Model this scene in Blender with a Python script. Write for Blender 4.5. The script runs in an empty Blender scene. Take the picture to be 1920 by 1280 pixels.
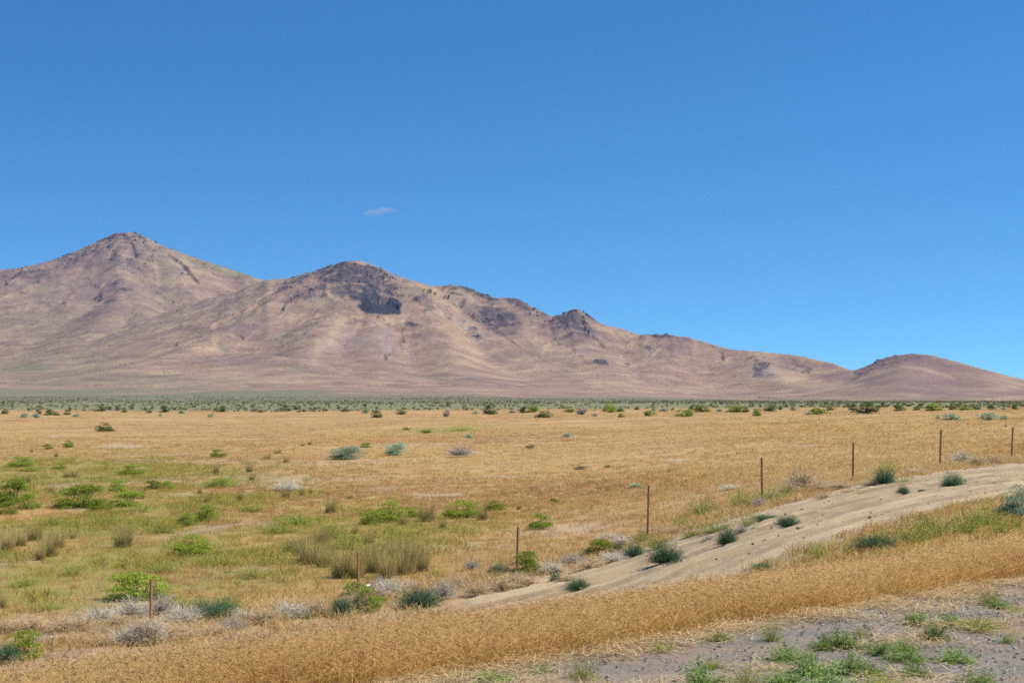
import bpy, math, random
import numpy as np

# ------------------------------------------------------------------ camera, sky, sun, exposure
SC = bpy.context.scene
COL = SC.collection
F, CX, HY = 2638.0, 960.0, 750.0           # focal length (px of a 1920 frame), centre column, horizon row
cam_d = bpy.data.cameras.new('camera')
cam = bpy.data.objects.new('camera', cam_d); COL.objects.link(cam)
cam.location = (0, 0, 0); cam.rotation_euler = (math.radians(90), 0, 0)
cam_d.sensor_width = 36.0; cam_d.lens = 36.0 * F / 1920.0
cam_d.shift_y = (HY - 640.0) / 1920.0
cam_d.clip_start = 0.1; cam_d.clip_end = 60000
SC.camera = cam

SUN_AZ, SUN_EL = 92.0, 54.0               # clockwise from the view direction, degrees
SKY_STRENGTH, SUN_STRENGTH = 0.15, 4.5
world = bpy.data.worlds.new('World'); SC.world = world; world.use_nodes = True
wn, wl = world.node_tree.nodes, world.node_tree.links
wn.clear()
w_out = wn.new('ShaderNodeOutputWorld'); w_bg = wn.new('ShaderNodeBackground')
w_sky = wn.new('ShaderNodeTexSky'); w_sky.sky_type = 'NISHITA'; w_sky.sun_disc = False
w_sky.sun_elevation = math.radians(SUN_EL); w_sky.sun_rotation = math.radians(SUN_AZ)
w_sky.altitude = 1400; w_sky.air_density = 1.0; w_sky.dust_density = 0.05; w_sky.ozone_density = 3.0
w_tc = wn.new('ShaderNodeTexCoord'); w_sep = wn.new('ShaderNodeSeparateXYZ'); w_com = wn.new('ShaderNodeCombineXYZ')
w_ma = wn.new('ShaderNodeMath'); w_ma.operation = 'MULTIPLY_ADD'
w_ma.inputs[1].default_value = 1.5; w_ma.inputs[2].default_value = 0.075
w_nrm = wn.new('ShaderNodeVectorMath'); w_nrm.operation = 'NORMALIZE'
w_hsv = wn.new('ShaderNodeHueSaturation'); w_hsv.inputs['Saturation'].default_value = 1.25
wl.new(w_tc.outputs['Generated'], w_sep.inputs[0])
wl.new(w_sep.outputs['X'], w_com.inputs['X']); wl.new(w_sep.outputs['Y'], w_com.inputs['Y'])
wl.new(w_sep.outputs['Z'], w_ma.inputs[0]); wl.new(w_ma.outputs[0], w_com.inputs['Z'])
wl.new(w_com.outputs[0], w_nrm.inputs[0]); wl.new(w_nrm.outputs[0], w_sky.inputs['Vector'])
wl.new(w_sky.outputs[0], w_hsv.inputs['Color']); w_tint = wn.new('ShaderNodeMix'); w_tint.data_type = 'RGBA'; w_tint.blend_type = 'MULTIPLY'; w_tint.inputs[0].default_value = 1.0
w_tint.inputs[7].default_value = (.58, .90, .97, 1)
wl.new(w_hsv.outputs[0], w_tint.inputs[6]); wl.new(w_tint.outputs[2], w_bg.inputs['Color'])
w_bg.inputs['Strength'].default_value = SKY_STRENGTH
wl.new(w_bg.outputs[0], w_out.inputs['Surface'])

sun_d = bpy.data.lights.new('sun', 'SUN'); sun_d.energy = SUN_STRENGTH; sun_d.angle = math.radians(0.53)
sun_d.color = (1.0, 0.95, 0.88)
sun = bpy.data.objects.new('sun', sun_d); COL.objects.link(sun)
sun.rotation_euler = (math.radians(90 - SUN_EL), 0, math.radians(180 - SUN_AZ))
sun.location = (30, -10, 60)

SC.view_settings.view_transform = 'Standard'; SC.view_settings.look = 'None'
SC.view_settings.exposure = 0.2; SC.view_settings.gamma = 1.0
SC.render.engine = 'CYCLES'
SC.cycles.max_bounces = 6; SC.cycles.diffuse_bounces = 3; SC.cycles.transparent_max_bounces = 8
SC.cycles.volume_bounces = 0; SC.cycles.use_denoising = False
SC.cycles.volume_step_rate = 1.0
SC.cycles.filter_width = 1.65

# ------------------------------------------------------------------ numpy noise and small helpers
def _hash(ix, iy, seed):
    h = (ix.astype(np.int64) * 374761393 + iy.astype(np.int64) * 668265263 + seed * 1442695041) & 0xffffffff
    h = ((h ^ (h >> 13)) * 1274126177) & 0xffffffff
    h = ((h ^ (h >> 16)) * 2246822519) & 0xffffffff
    return ((h ^ (h >> 15)) & 0xffff) / 65535.0
def vnoise(x, y, seed=0):
    x = np.asarray(x, float); y = np.asarray(y, float)
    ix = np.floor(x); iy = np.floor(y); fx = x - ix; fy = y - iy
    fx = fx * fx * fx * (fx * (fx * 6 - 15) + 10); fy = fy * fy * fy * (fy * (fy * 6 - 15) + 10)
    a = _hash(ix, iy, seed); b = _hash(ix + 1, iy, seed); c = _hash(ix, iy + 1, seed); d = _hash(ix + 1, iy + 1, seed)
    return ((a + (b - a) * fx) * (1 - fy) + (c + (d - c) * fx) * fy) * 2 - 1
def fbm(x, y, octv=4, seed=0, gain=0.5, lac=2.03):
    s = 0; amp = 1.0; tot = 0
    for o in range(octv):
        s = s + amp * vnoise(x, y, seed + o * 17); tot += amp
        x = x * lac + 11.3; y = y * lac + 5.7; amp *= gain
    return s / tot
def ridged(x, y, octv=4, seed=0, gain=0.5):
    s = 0; amp = 1.0; tot = 0
    for o in range(octv):
        s = s + amp * (1 - 2 * np.abs(vnoise(x, y, seed + o * 17))); tot += amp
        x = x * 2.1 + 3.1; y = y * 2.1 + 9.2; amp *= gain
    return s / tot
def sstep(x, a, b):
    q = np.clip((x - a) / (b - a), 0, 1); return q * q * (3 - 2 * q)
rng = np.random.default_rng(11)

def mesh_np(name, verts, faces, mats=(), smooth=False, attrs=None):
    """verts (N,3), faces (M,k) one k for all"""
    verts = np.asarray(verts, np.float32); faces = np.asarray(faces, np.int32)
    me = bpy.data.meshes.new(name)
    me.vertices.add(len(verts)); me.vertices.foreach_set('co', verts.ravel())
    if len(faces):
        m, k = faces.shape
        me.loops.add(m * k); me.loops.foreach_set('vertex_index', faces.ravel())
        me.polygons.add(m); me.polygons.foreach_set('loop_start', np.arange(0, m * k, k, dtype=np.int32))
        try: me.polygons.foreach_set('loop_total', np.full(m, k, np.int32))
        except Exception: pass
        me.polygons.foreach_set('use_smooth', np.full(m, smooth, bool))
    for a, v in (attrs or {}).items():
        at = me.attributes.new(a, 'FLOAT', 'POINT'); at.data.foreach_set('value', np.asarray(v, np.float32))
    me.update(calc_edges=True)
    for m_ in mats: me.materials.append(m_)
    return me
def link(name, me, parent=None, loc=None):
    o = bpy.data.objects.new(name, me); COL.objects.link(o)
    if parent is not None: o.parent = parent
    if loc is not None: o.location = loc
    return o
def tag(o, label=None, category=None, group=None, kind=None):
    if label: o['label'] = label
    if category: o['category'] = category
    if group: o['group'] = group
    if kind: o['kind'] = kind
    return o
def grid_faces(nr, nc):
    i = np.arange(nr * nc).reshape(nr, nc)
    return np.stack([i[:-1, :-1], i[:-1, 1:], i[1:, 1:], i[1:, :-1]], -1).reshape(-1, 4)

# ------------------------------------------------------------------ node material helpers
class NT:
    def __init__(s, name):
        s.m = bpy.data.materials.new(name); s.m.use_nodes = True
        s.n = s.m.node_tree.nodes; s.l = s.m.node_tree.links; s.n.clear()
        s.out = s.n.new('ShaderNodeOutputMaterial')
    def new(s, t, **kw):
        nd = s.n.new(t)
        for k, v in kw.items(): setattr(nd, k, v)
        return nd
    def attr(s, name, typ='GEOMETRY', out='Fac'):
        nd = s.new('ShaderNodeAttribute'); nd.attribute_type = typ; nd.attribute_name = name; return nd.outputs[out]
    def noise(s, vec, scale, detail=4, rough=0.55, dist=0.0):
        nd = s.new('ShaderNodeTexNoise'); nd.inputs['Scale'].default_value = scale
        nd.inputs['Detail'].default_value = detail; nd.inputs['Roughness'].default_value = rough
        nd.inputs['Distortion'].default_value = dist
        if vec is not None: s.l.new(vec, nd.inputs['Vector'])
        return nd.outputs['Fac']
    def pos(s, scale=(1, 1, 1), rot=(0, 0, 0)):
        g = s.new('ShaderNodeNewGeometry'); mp = s.new('ShaderNodeMapping')
        mp.inputs['Scale'].default_value = scale; mp.inputs['Rotation'].default_value = rot
        s.l.new(g.outputs['Position'], mp.inputs['Vector']); return mp.outputs[0]
    def ramp(s, fac, stops):
        r = s.new('ShaderNodeValToRGB'); e = r.color_ramp.elements
        while len(e) < len(stops): e.new(0.5)
        for el, (p, c) in zip(e, stops):
            el.position = p; el.color = (*c, 1) if len(c) == 3 else c
        s.l.new(fac, r.inputs['Fac']); return r.outputs['Color']
    def mrange(s, v, a, b, c=0.0, d=1.0):
        r = s.new('ShaderNodeMapRange'); r.inputs['From Min'].default_value = a; r.inputs['From Max'].default_value = b
        r.inputs['To Min'].default_value = c; r.inputs['To Max'].default_value = d
        s.l.new(v, r.inputs['Value']); return r.outputs['Result']
    def mix(s, fac, a, b, mode='MIX'):
        r = s.new('ShaderNodeMix'); r.data_type = 'RGBA'; r.blend_type = mode
        for v, i in ((fac, 0), (a, 6), (b, 7)):
            if isinstance(v, (int, float)): r.inputs[i].default_value = v
            elif isinstance(v, tuple): r.inputs[i].default_value = (*v, 1)
            else: s.l.new(v, r.inputs[i])
        return r.outputs[2]
    def math(s, op, a, b=None):
        r = s.new('ShaderNodeMath'); r.operation = op
        for v, i in ((a, 0), (b, 1)):
            if v is None: continue
            if isinstance(v, (int, float)): r.inputs[i].default_value = v
            else: s.l.new(v, r.inputs[i])
        return r.outputs[0]
    def diffuse(s, col, bump=None, bump_d=0.02, rough=1.0):
        d = s.new('ShaderNodeBsdfPrincipled'); d.inputs['Roughness'].default_value = rough
        d.inputs['Specular IOR Level'].default_value = 0.12
        if isinstance(col, tuple): d.inputs['Base Color'].default_value = (*col, 1)
        else: s.l.new(col, d.inputs['Base Color'])
        if bump is not None:
            b = s.new('ShaderNodeBump'); b.inputs['Distance'].default_value = bump_d; b.inputs['Strength'].default_value = 1.0
            s.l.new(bump, b.inputs['Height']); s.l.new(b.outputs[0], d.inputs['Normal'])
        s.l.new(d.outputs[0], s.out.inputs['Surface']); return s.m
    def leaf(s, col, trans=0.3, up=0.7):
        g = s.new('ShaderNodeNewGeometry'); sc_ = s.new('ShaderNodeVectorMath'); sc_.operation = 'SCALE'; sc_.inputs['Scale'].default_value = 1 - up
        ad = s.new('ShaderNodeVectorMath'); ad.operation = 'ADD'; ad.inputs[1].default_value = (0, 0, up)
        nm = s.new('ShaderNodeVectorMath'); nm.operation = 'NORMALIZE'
        s.l.new(g.outputs['Normal'], sc_.inputs[0]); s.l.new(sc_.outputs[0], ad.inputs[0]); s.l.new(ad.outputs[0], nm.inputs[0])
        d = s.new('ShaderNodeBsdfDiffuse'); t = s.new('ShaderNodeBsdfTranslucent'); mx = s.new('ShaderNodeMixShader')
        mx.inputs[0].default_value = trans
        s.l.new(col, d.inputs['Color']); s.l.new(col, t.inputs['Color'])
        s.l.new(nm.outputs[0], d.inputs['Normal'])
        s.l.new(d.outputs[0], mx.inputs[1]); s.l.new(t.outputs[0], mx.inputs[2])
        s.l.new(mx.outputs[0], s.out.inputs['Surface']); return s.m
    def island(s):
        return s.new('ShaderNodeNewGeometry').outputs['Random Per Island']
    def objrand(s):
        return s.new('ShaderNodeObjectInfo').outputs['Random']

# ------------------------------------------------------------------ the lie of the land (camera eye is z = 0)
ROAD_H = math.radians(48.0)                       # heading of the road, clockwise from the view direction
SU, CU = math.sin(ROAD_H), math.cos(ROAD_H)
def st(X, Y): return SU * X + CU * Y, -CU * X + SU * Y          # along the road, away from the road
def xy(s, t): return SU * s - CU * t, CU * s + SU * t
T_ROAD, T_GRASS0, T_GRASS1, T_TRACK0, T_TRACK1, T_FENCE = 4.55, 7.2, 11.1, 15.9, 24.0, 25.4
_zA = np.array([[-1.2, -4.7], [-.45, -4.6], [-.257, -4.5], [-.11, -4.42], [.003, -4.22], [.06, -3.98], [.096, -3.72], [.178, -3.0], [.242, -2.56],
                [.304, -2.27], [.355, -2.15], [.45, -2.1], [1.2, -2.1]])
_zF = np.array([[-1.2, -4.4], [-.2, -4.4], [0, -3.7], [.2, -2.5], [.3, -2.0], [.4, -1.75], [1.2, -1.6]])
def smooth_interp(x, tab):
    h = 0.018
    return (np.interp(x - h, tab[:, 0], tab[:, 1]) + np.interp(x, tab[:, 0], tab[:, 1]) + np.interp(x + h, tab[:, 0], tab[:, 1])) / 3
Y_FAR = 1300.0
def ground_z(X, Y, detail=True):
    X = np.asarray(X, float); Y = np.asarray(Y, float)
    s, t = st(X, Y); a = np.clip(X / np.maximum(Y, 2.0), -1.2, 1.2)
    zA = smooth_interp(a, _zA); zf = smooth_interp(a, _zF)
    z = zA + (zf - zA) * sstep(Y, 40, 260)
    z = z + (-1.55 - z) * sstep(np.log(np.maximum(Y, 1)), math.log(330), math.log(Y_FAR))
    if detail:
        n = fbm(X / 17, Y / 17, 3, 3) * 0.10 + fbm(X / 2.3, Y / 2.3, 3, 5) * 0.035
        big = fbm(X / 75 + 4, Y / 75, 3, 8) * 0.38 * sstep(Y, 60, 160)
        z = z + (n + big) * sstep(t, 12, 20) * (1 - sstep(Y, 700, 1200))
    # embankment of the road
    e = sstep(t, T_GRASS1 - .3, T_TRACK0 - .6)
    bank = -1.8 - 0.72 * np.clip((t - T_GRASS0) / (T_GRASS1 - T_GRASS0), 0, 1)
    if detail: bank = bank + fbm(X * 1.3, Y * 1.3, 3, 21) * 0.02 * sstep(t, T_ROAD, T_ROAD + .6)
    bank = np.where(t < T_ROAD, -1.8, bank)
    return bank * (1 - e) + z * e
_Yg = np.exp(np.linspace(math.log(6.0), math.log(1290.0), 6000))
def hit(px, py, tmin=12.0):
    """the point of the ground seen at a place in the photograph"""
    a = (px - CX) / F; X = a * _Yg; s, t = st(X, _Yg)
    d = ground_z(X, _Yg) + (py - HY) / F * _Yg
    ok = np.where((d > 0) & (t > tmin))[0]
    i = ok[0] if len(ok) else len(_Yg) - 1
    Y = _Yg[i]; X = a * Y
    return X, Y, float(ground_z(np.array([X]), np.array([Y]))[0])

# image-space description of colour patches, carried as point attributes of the land
def proj(X, Y, Z): return CX + F * X / Y, HY - F * Z / Y
def ell(px, py, cx, cy, rx, ry, ang=0.0, soft=0.45):
    c, s_ = math.cos(math.radians(ang)), math.sin(math.radians(ang))
    dx, dy = px - cx, py - cy
    q = np.sqrt(((dx * c + dy * s_) / rx) ** 2 + ((-dx * s_ + dy * c) / ry) ** 2)
    return 1 - sstep(q, 1 - soft, 1 + soft)
# azimuth columns shared by the plain and the mountains
AZ = np.concatenate([np.linspace(-1.0, -.43, 50, endpoint=False), np.linspace(-.43, .43, 960), np.linspace(.43, 1.0, 51)[1:]])

# ---- mountains: crest lines and spurs given by what is seen of them and their distance (column, row, metres)
RIDGES = {
 'A0': [(-700, 640, 6900), (-450, 590, 6700), (-250, 556, 6500), (-100, 528, 6350), (0, 507, 6200), (60, 499, 6150), (110, 486, 6100), (150, 470, 6060), (180, 456, 6050),
        (213, 440, 6000), (240, 437, 6000), (268, 442, 6000), (300, 461, 5950), (340, 476, 5900), (400, 497, 5850), (450, 513, 5800), (495, 527, 5750), (580, 550, 5700), (760, 600, 5600)],
 'A1': [(236, 452, 5900), (226, 500, 5550), (240, 545, 5250), (275, 590, 4850), (300, 630, 4450), (310, 665, 4050)],
 'A2': [(110, 498, 5950), (85, 560, 5500), (55, 620, 4900), (30, 668, 4300), (0, 700, 3700)],
 'A3': [(-60, 525, 6150), (-110, 590, 5500), (-160, 650, 4800), (-200, 690, 4100)],
 'A4': [(300, 470, 5850), (335, 520, 5500), (362, 565, 5250), (372, 600, 5050)],
 'A5': [(240, 548, 5230), (195, 600, 4700), (150, 650, 4200), (110, 690, 3600)],
 'B0': [(330, 585, 5300), (430, 548, 5050), (490, 527, 4900), (540, 522, 4800), (585, 512, 4650), (625, 499, 4550), (655, 492, 4500), (672, 490, 4500), (700, 498, 4500), (740, 517, 4500),
        (800, 535, 4500), (830, 537, 4480), (852, 536, 4470), (890, 546, 4420), (928, 561, 4380), (940, 558, 4350), (975, 566, 4300), (1000, 578, 4280), (1035, 596, 4250),
        (1058, 592, 4200), (1080, 583, 4150), (1098, 592, 4120), (1125, 610, 4100), (1160, 616, 4050), (1195, 628, 4000), (1245, 630, 3950), (1283, 632, 3900), (1320, 642, 3850),
        (1370, 655, 3800), (1440, 661, 3750), (1500, 668, 3700), (1560, 682, 3600), (1602, 698, 3500), (1680, 720, 3400), (1780, 746, 3300)],
 'B1': [(622, 510, 4480), (560, 538, 4300), (500, 571, 4120), (440, 609, 3920), (390, 641, 3720), (320, 668, 3450), (240, 692, 3100)],
 'B2': [(676, 506, 4420), (705, 545, 4250), (716, 572, 4120), (706, 592, 4030), (690, 630, 3750), (690, 668, 3400), (705, 700, 3050)],
 'B3': [(745, 527, 4430), (800, 556, 4290), (850, 588, 4140), (905, 622, 3970), (965, 660, 3720), (1030, 692, 3450), (1110, 718, 3100)],
 'B4': [(940, 568, 4290), (990, 607, 4090), (1045, 645, 3860), (1110, 684, 3550), (1180, 714, 3200)],
 'B5': [(860, 546, 4400), (900, 577, 4230), (935, 600, 4130), (965, 628, 3990)],
 'B6': [(1080, 592, 4100), (1085, 622, 3960), (1110, 655, 3760), (1150, 690, 3480)],
 'B7': [(1283, 638, 3860), (1255, 672, 3680), (1225, 702, 3420)],
 'B8': [(1420, 664, 3700), (1436, 682, 3560), (1455, 705, 3380), (1490, 722, 3200)],
 'B9': [(620, 590, 3950), (600, 630, 3700), (580, 668, 3350), (560, 695, 3000)],
 'B10': [(790, 590, 4030), (820, 640, 3720), (850, 680, 3380), (880, 706, 3080)],
 'C0': [(1470, 752, 3050), (1545, 727, 2990), (1600, 700, 2940), (1640, 683, 2900), (1680, 668, 2880), (1712, 663, 2870), (1750, 667, 2850), (1800, 680, 2830), (1860, 697, 2820), (1920, 714, 2800),
        (2000, 736, 2800), (2090, 748, 2800)],
 'C1': [(1705, 672, 2820), (1690, 705, 2600), (1670, 735, 2350)],
 'C2': [(1800, 688, 2780), (1830, 715, 2580), (1850, 738, 2380)],
 'D0': [(380, 668, 3450), (450, 662, 3350), (520, 668, 3250), (600, 690, 3100)],
}
KW = {'A': 3.4, 'B': 3.5, 'C': 3.3, 'D': 8.0}
def base_z(X, Y):
    a = X / Y
    left = np.interp(Y, [1300, 1700, 2200, 3000, 3800, 5000, 7500], [752.9, 747, 739.5, 717, 697, 670, 640])
    right = np.interp(Y, [1300, 1700, 2200, 3000, 3800, 5000, 7500], [752.9, 752.5, 752, 747, 739, 728, 715])
    w = sstep(a, -.12, .26)
    yi = left * (1 - w) + right * w
    return (HY - yi) / F * Y
def mountains(X, Y):
    shp = X.shape; Xf, Yf = X.ravel(), Y.ravel(); n = Xf.size
    zb = base_z(Xf, Yf)
    H = np.zeros(n); own = np.zeros(n, np.int8); U = np.zeros(n); D = np.full(n, 1e4); HC = np.ones(n)
    for ri, (nm, pts) in enumerate(RIDGES.items()):
        P = np.array([[(px - CX) / F * d, d, (HY - py) / F * d] for px, py, d in pts])
        hb = np.maximum(P[:, 2] - base_z(P[:, 0], P[:, 1]), 2.0)
        best = np.zeros(n); bu = np.zeros(n); bd = np.full(n, 1e4); bh = np.ones(n); cum = 0.0
        main = nm[1:] == '0'
        kk = KW[nm[0]] * (1.0 if main else 0.72)
        for i in range(len(P) - 1):
            a_, b_ = P[i, :2], P[i + 1, :2]; ab = b_ - a_; L2 = float(ab @ ab)
            q = np.clip(((Xf - a_[0]) * ab[0] + (Yf - a_[1]) * ab[1]) / L2, 0, 1)
            dx = Xf - a_[0] - q * ab[0]; dy = Yf - a_[1] - q * ab[1]
            d = np.sqrt(dx * dx + dy * dy); hc = hb[i] + (hb[i + 1] - hb[i]) * q
            r = 9.0 if main else 40.0
            de = np.sqrt(d * d + r * r) - r
            W = kk * hc + 120
            h = hc * np.clip(1 - de / W, 0, 1) ** 1.55
            m = h > best
            best = np.where(m, h, best); bd = np.where(m, d, bd); bh = np.where(m, hc, bh)
            bu = np.where(m, cum + q * math.sqrt(L2), bu); cum += math.sqrt(L2)
        k = 14.0                                             # smooth maximum
        hh = np.clip(0.5 + 0.5 * (best - H) / k, 0, 1)
        m = best > H
        Hn = H * (1 - hh) + best * hh + k * hh * (1 - hh) * 0.8
        H = np.where(best > 0.01, Hn, H)
        own = np.where(m, 'ABCD'.index(nm[0]) + 1, own).astype(np.int8)
        U = np.where(m, bu + ri * 1713.0, U); D = np.where(m, bd, D); HC = np.where(m, bh, HC)
    own = np.where((H < 9) | (own == 4), 0, own)
    fall = np.clip(D / (0.5 * HC + 60), 0, 1) * np.clip(H / 70, 0, 1)
    wu = U + fbm(Xf / 160, Yf / 160, 2, 50) * 45
    rill = ridged(wu / 120, D / 800, 3, 31) * 0.55 + ridged(wu / 46, D / 420, 3, 77) * 0.35
    H = H + rill * fall * np.clip(H * 0.11, 0, 24)
    H = H + fbm(Xf / 240, Yf / 240, 4, 40) * np.clip(H * 0.05, 0, 12) * (0.35 + 0.65 * fall)
    H = H + ridged(Xf / 38, Yf / 38, 3, 61) * np.clip(H * 0.025, 0, 3.4)
    return (zb + H).reshape(shp), own.reshape(shp), H.reshape(shp), D.reshape(shp), wu.reshape(shp)

YF = np.concatenate([np.exp(np.linspace(math.log(Y_FAR), math.log(2600), 70, endpoint=False)), np.linspace(2600, 4700, 270, endpoint=False),
                     np.linspace(4700, 6350, 130, endpoint=False), np.linspace(6350, 7400, 24)])
gy, ga = np.meshgrid(YF, AZ, indexing='ij')
MX, MY = ga * gy, gy
MZ, OWN, MH, MD, MU = mountains(MX, MY)
MZ[0, :] = ground_z(MX[0], MY[0])
ppx, ppy = proj(MX, MY, MZ)
# silhouette correction towards the observed skyline: scale the land above its base, column by column
SKY = np.array([(-60, 520), (0, 506), (40, 502), (70, 497), (110, 485), (150, 470), (180, 455), (213, 438), (240, 435), (265, 441), (300, 460), (340, 475), (400, 496), (450, 512), (490, 525),
  (540, 522), (585, 511), (625, 497), (655, 490), (672, 488), (700, 497), (740, 516), (800, 534), (826, 537), (850, 534), (890, 545), (930, 560), (940, 557), (972, 564), (1000, 577), (1035, 595), (1058, 591), (1072, 582), (1079, 578), (1086, 582),
  (1098, 591), (1125, 609), (1160, 615), (1195, 627), (1240, 628), (1283, 631), (1320, 641), (1370, 655), (1440, 660), (1500, 667), (1560, 681), (1600, 697), (1640, 682), (1680, 667), (1710, 663), (1750, 667), (1800, 680), (1860, 697), (1920, 714), (1980, 729)])
for it in range(2):
    top = ppy.min(axis=0); want = np.interp(CX + F * AZ, SKY[:, 0], SKY[:, 1])
    k = (HY + 8 - want) / (HY + 8 - top); k = np.convolve(np.pad(k, 3, 'edge'), np.ones(7) / 7, 'valid') if it == 0 else np.convolve(np.pad(k, 1, 'edge'), np.ones(3) / 3, 'valid')
    edge = sstep(np.abs(AZ), .36, .41); k = k * (1 - edge) + edge
    zb = base_z(MX, MY)
    wgt = np.clip(MH / 120, 0, 1)
    MZ = zb + (MZ - zb) * (1 + (np.clip(k, .8, 1.25)[None, :] - 1) * wgt)
    MZ[0, :] = ground_z(MX[0], MY[0])
    ppx, ppy = proj(MX, MY, MZ)

# ---- colour patches on the slopes
jx = ppx + fbm(MX / 90, MY / 90, 3, 91) * 16; jy = ppy + fbm(MX / 90 + 9, MY / 90, 3, 92) * 9
def patch(lst, x=jx, y=jy):
    v = np.zeros_like(MZ)
    for e in lst: v = np.maximum(v, (e[6] if len(e) > 6 else 1.0) * ell(x, y, *e[:4], ang=(e[4] if len(e) > 4 else 0), soft=(e[5] if len(e) > 5 else .45)))
    return v
isA, isB, isC = OWN == 1, OWN == 2, OWN == 3
rockB = patch([(652, 510, 68, 20, 4, .4, 1.5), (700, 520, 34, 17, 25, .4, 1.4), (640, 545, 12, 14, 60, .5, .7), (668, 548, 10, 18, -30, .5, .8), (690, 545, 34, 16, 20, .5, .75), (735, 552, 34, 16, 25, .5, .8), (600, 545, 26, 8, -30, .6, .55),
               (560, 555, 30, 10, -20, .6, .5), (560, 528, 40, 8, -25, .5, .7), (790, 566, 16, 6, 30, .5, .7), (812, 575, 14, 5, 25, .5, .5), (860, 542, 40, 8, 14), (905, 556, 28, 8, 28), (855, 553, 12, 6, 10, .5, .8), (858, 568, 12, 5, 25, .5, .8),
               (930, 597, 46, 24, 12, .5, .75), (945, 598, 22, 14, 0, .5, .9), (975, 570, 34, 7, 22), (1010, 585, 26, 8, 28, .5, .8), (985, 592, 26, 14, 25, .6, .45), (1080, 598, 34, 20, 0, .4, 1), (1078, 618, 48, 24, 0, .6, .7), (890, 630, 20, 8, 35, .5, .55),
               (1125, 679, 9, 4, 10, .4, .9), (1173, 682, 6, 3, 0, .4, .8), (1425, 692, 14, 14, 0, .35, .75), (1445, 703, 26, 8, 12, .5, .45), (1408, 667, 12, 4, 0, .5, .7), (1240, 630, 26, 4, 0, .5, .8), (1212, 658, 6, 4, 0, .5, .7), (1285, 640, 12, 7, 0, .5, .6),
               (775, 612, 13, 4, 20, .4, .9), (730, 668, 3, 5, 0, .4, .6), (880, 708, 16, 3, 0, .5, .6), (690, 610, 24, 6, 10, .6, .3), (1500, 690, 30, 5, 10, .5, .4)]) * isB
rockA = patch([(190, 560, 7, 4, -20, .4, 1), (208, 568, 12, 3, -15, .4, .8), (125, 568, 5, 4, 0, .4, .9), (345, 515, 14, 3, -15, .4, .7), (430, 556, 18, 3, -5, .4, .9), (395, 566, 18, 4, 10, .5, .6), (350, 584, 8, 3, 0, .5, .6), (353, 549, 8, 3, 0, .5, .6),
               (65, 532, 4, 3, 0, .4, .8), (232, 475, 60, 36, 0, .6, .45), (230, 445, 46, 12, 0, .5, .6), (150, 478, 60, 12, -25, .6, .5), (320, 465, 26, 4, 22, .5, .4), (60, 515, 60, 14, -10, .6, .4), (220, 535, 16, 7, -20, .5, .5), (240, 545, 12, 3, 0, .5, .7)]) * isA
rockC = patch([(1640, 688, 40, 8, -24, .5, .5), (1712, 672, 50, 8, 0, .6, .3), (1600, 712, 26, 6, -30, .5, .35)]) * isC
dark_patch = patch([(712, 580, 42, 9, 6, .1, 1), (738, 575, 17, 12, 0, .1, 1), (690, 566, 17, 8, 25, .15, 1), (668, 555, 9, 5, 30, .4, 1), (702, 556, 8, 13, -12, .35, .9), (688, 545, 5, 13, -12, .35, .8), (655, 543, 5, 12, -28, .35, .7), (640, 535, 4, 10, -30, .4, .6), (612, 540, 4, 10, -30, .4, .5)],
               ppx + fbm(MX / 22, MY / 60, 3, 95) * 12, ppy + fbm(MX / 22, MY / 60, 3, 96) * 9 * (ppy < 583)) * isB  # bluish near-black patch below the summit, jagged along its upper edge
speck = fbm(MX / 26, MY / 26, 3, 101)
rock = np.clip(np.maximum(np.maximum(rockA, rockB), rockC) * (1.05 + 1.5 * speck), 0, 1)
green = np.maximum(patch([(400, 497, 90, 12, 22, .5, .8), (55, 688, 34, 10, 0, .5, .9), (40, 660, 50, 6, 0, .6, .5), (165, 665, 40, 5, -5, .6, .45), (535, 631, 16, 3, -10, .5, 1), (500, 637, 12, 2, 0, .5, .9), (420, 650, 16, 5, 20, .5, .7), (190, 720, 8, 2, 0, .5, .9),
              (640, 692, 10, 3, 10, .5, .8), (825, 708, 30, 4, 14, .5, .7), (1080, 716, 8, 2, 0, .5, .9), (1020, 675, 60, 10, 30, .7, .45), (560, 690, 60, 6, 5, .7, .35), (700, 560, 70, 20, 10, .7, .25), (770, 540, 40, 8, 25, .6, .4), (310, 480, 40, 30, 0, .7, .3), (290, 560, 60, 40, 40, .8, .3), (120, 610, 120, 30, 0, .8, .3), (750, 640, 6, 2, -25, .5, .8)]), 0)
pale = patch([(96, 679, 8, 3, -8, .4, 1), (650, 635, 40, 16, -15, .8, .5), (720, 640, 14, 28, -8, .7, .75), (895, 632, 16, 9, 30, .6, .8), (850, 603, 60, 3.5, 36, .6, .7), (930, 655, 40, 4, 32, .6, .6), (880, 707, 18, 4, 0, .6, .5), (1432, 698, 26, 14, 10, .7, .9), (235, 485, 16, 14, 0, .7, .45), (1110, 665, 30, 6, 20, .7, .4)])
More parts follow.
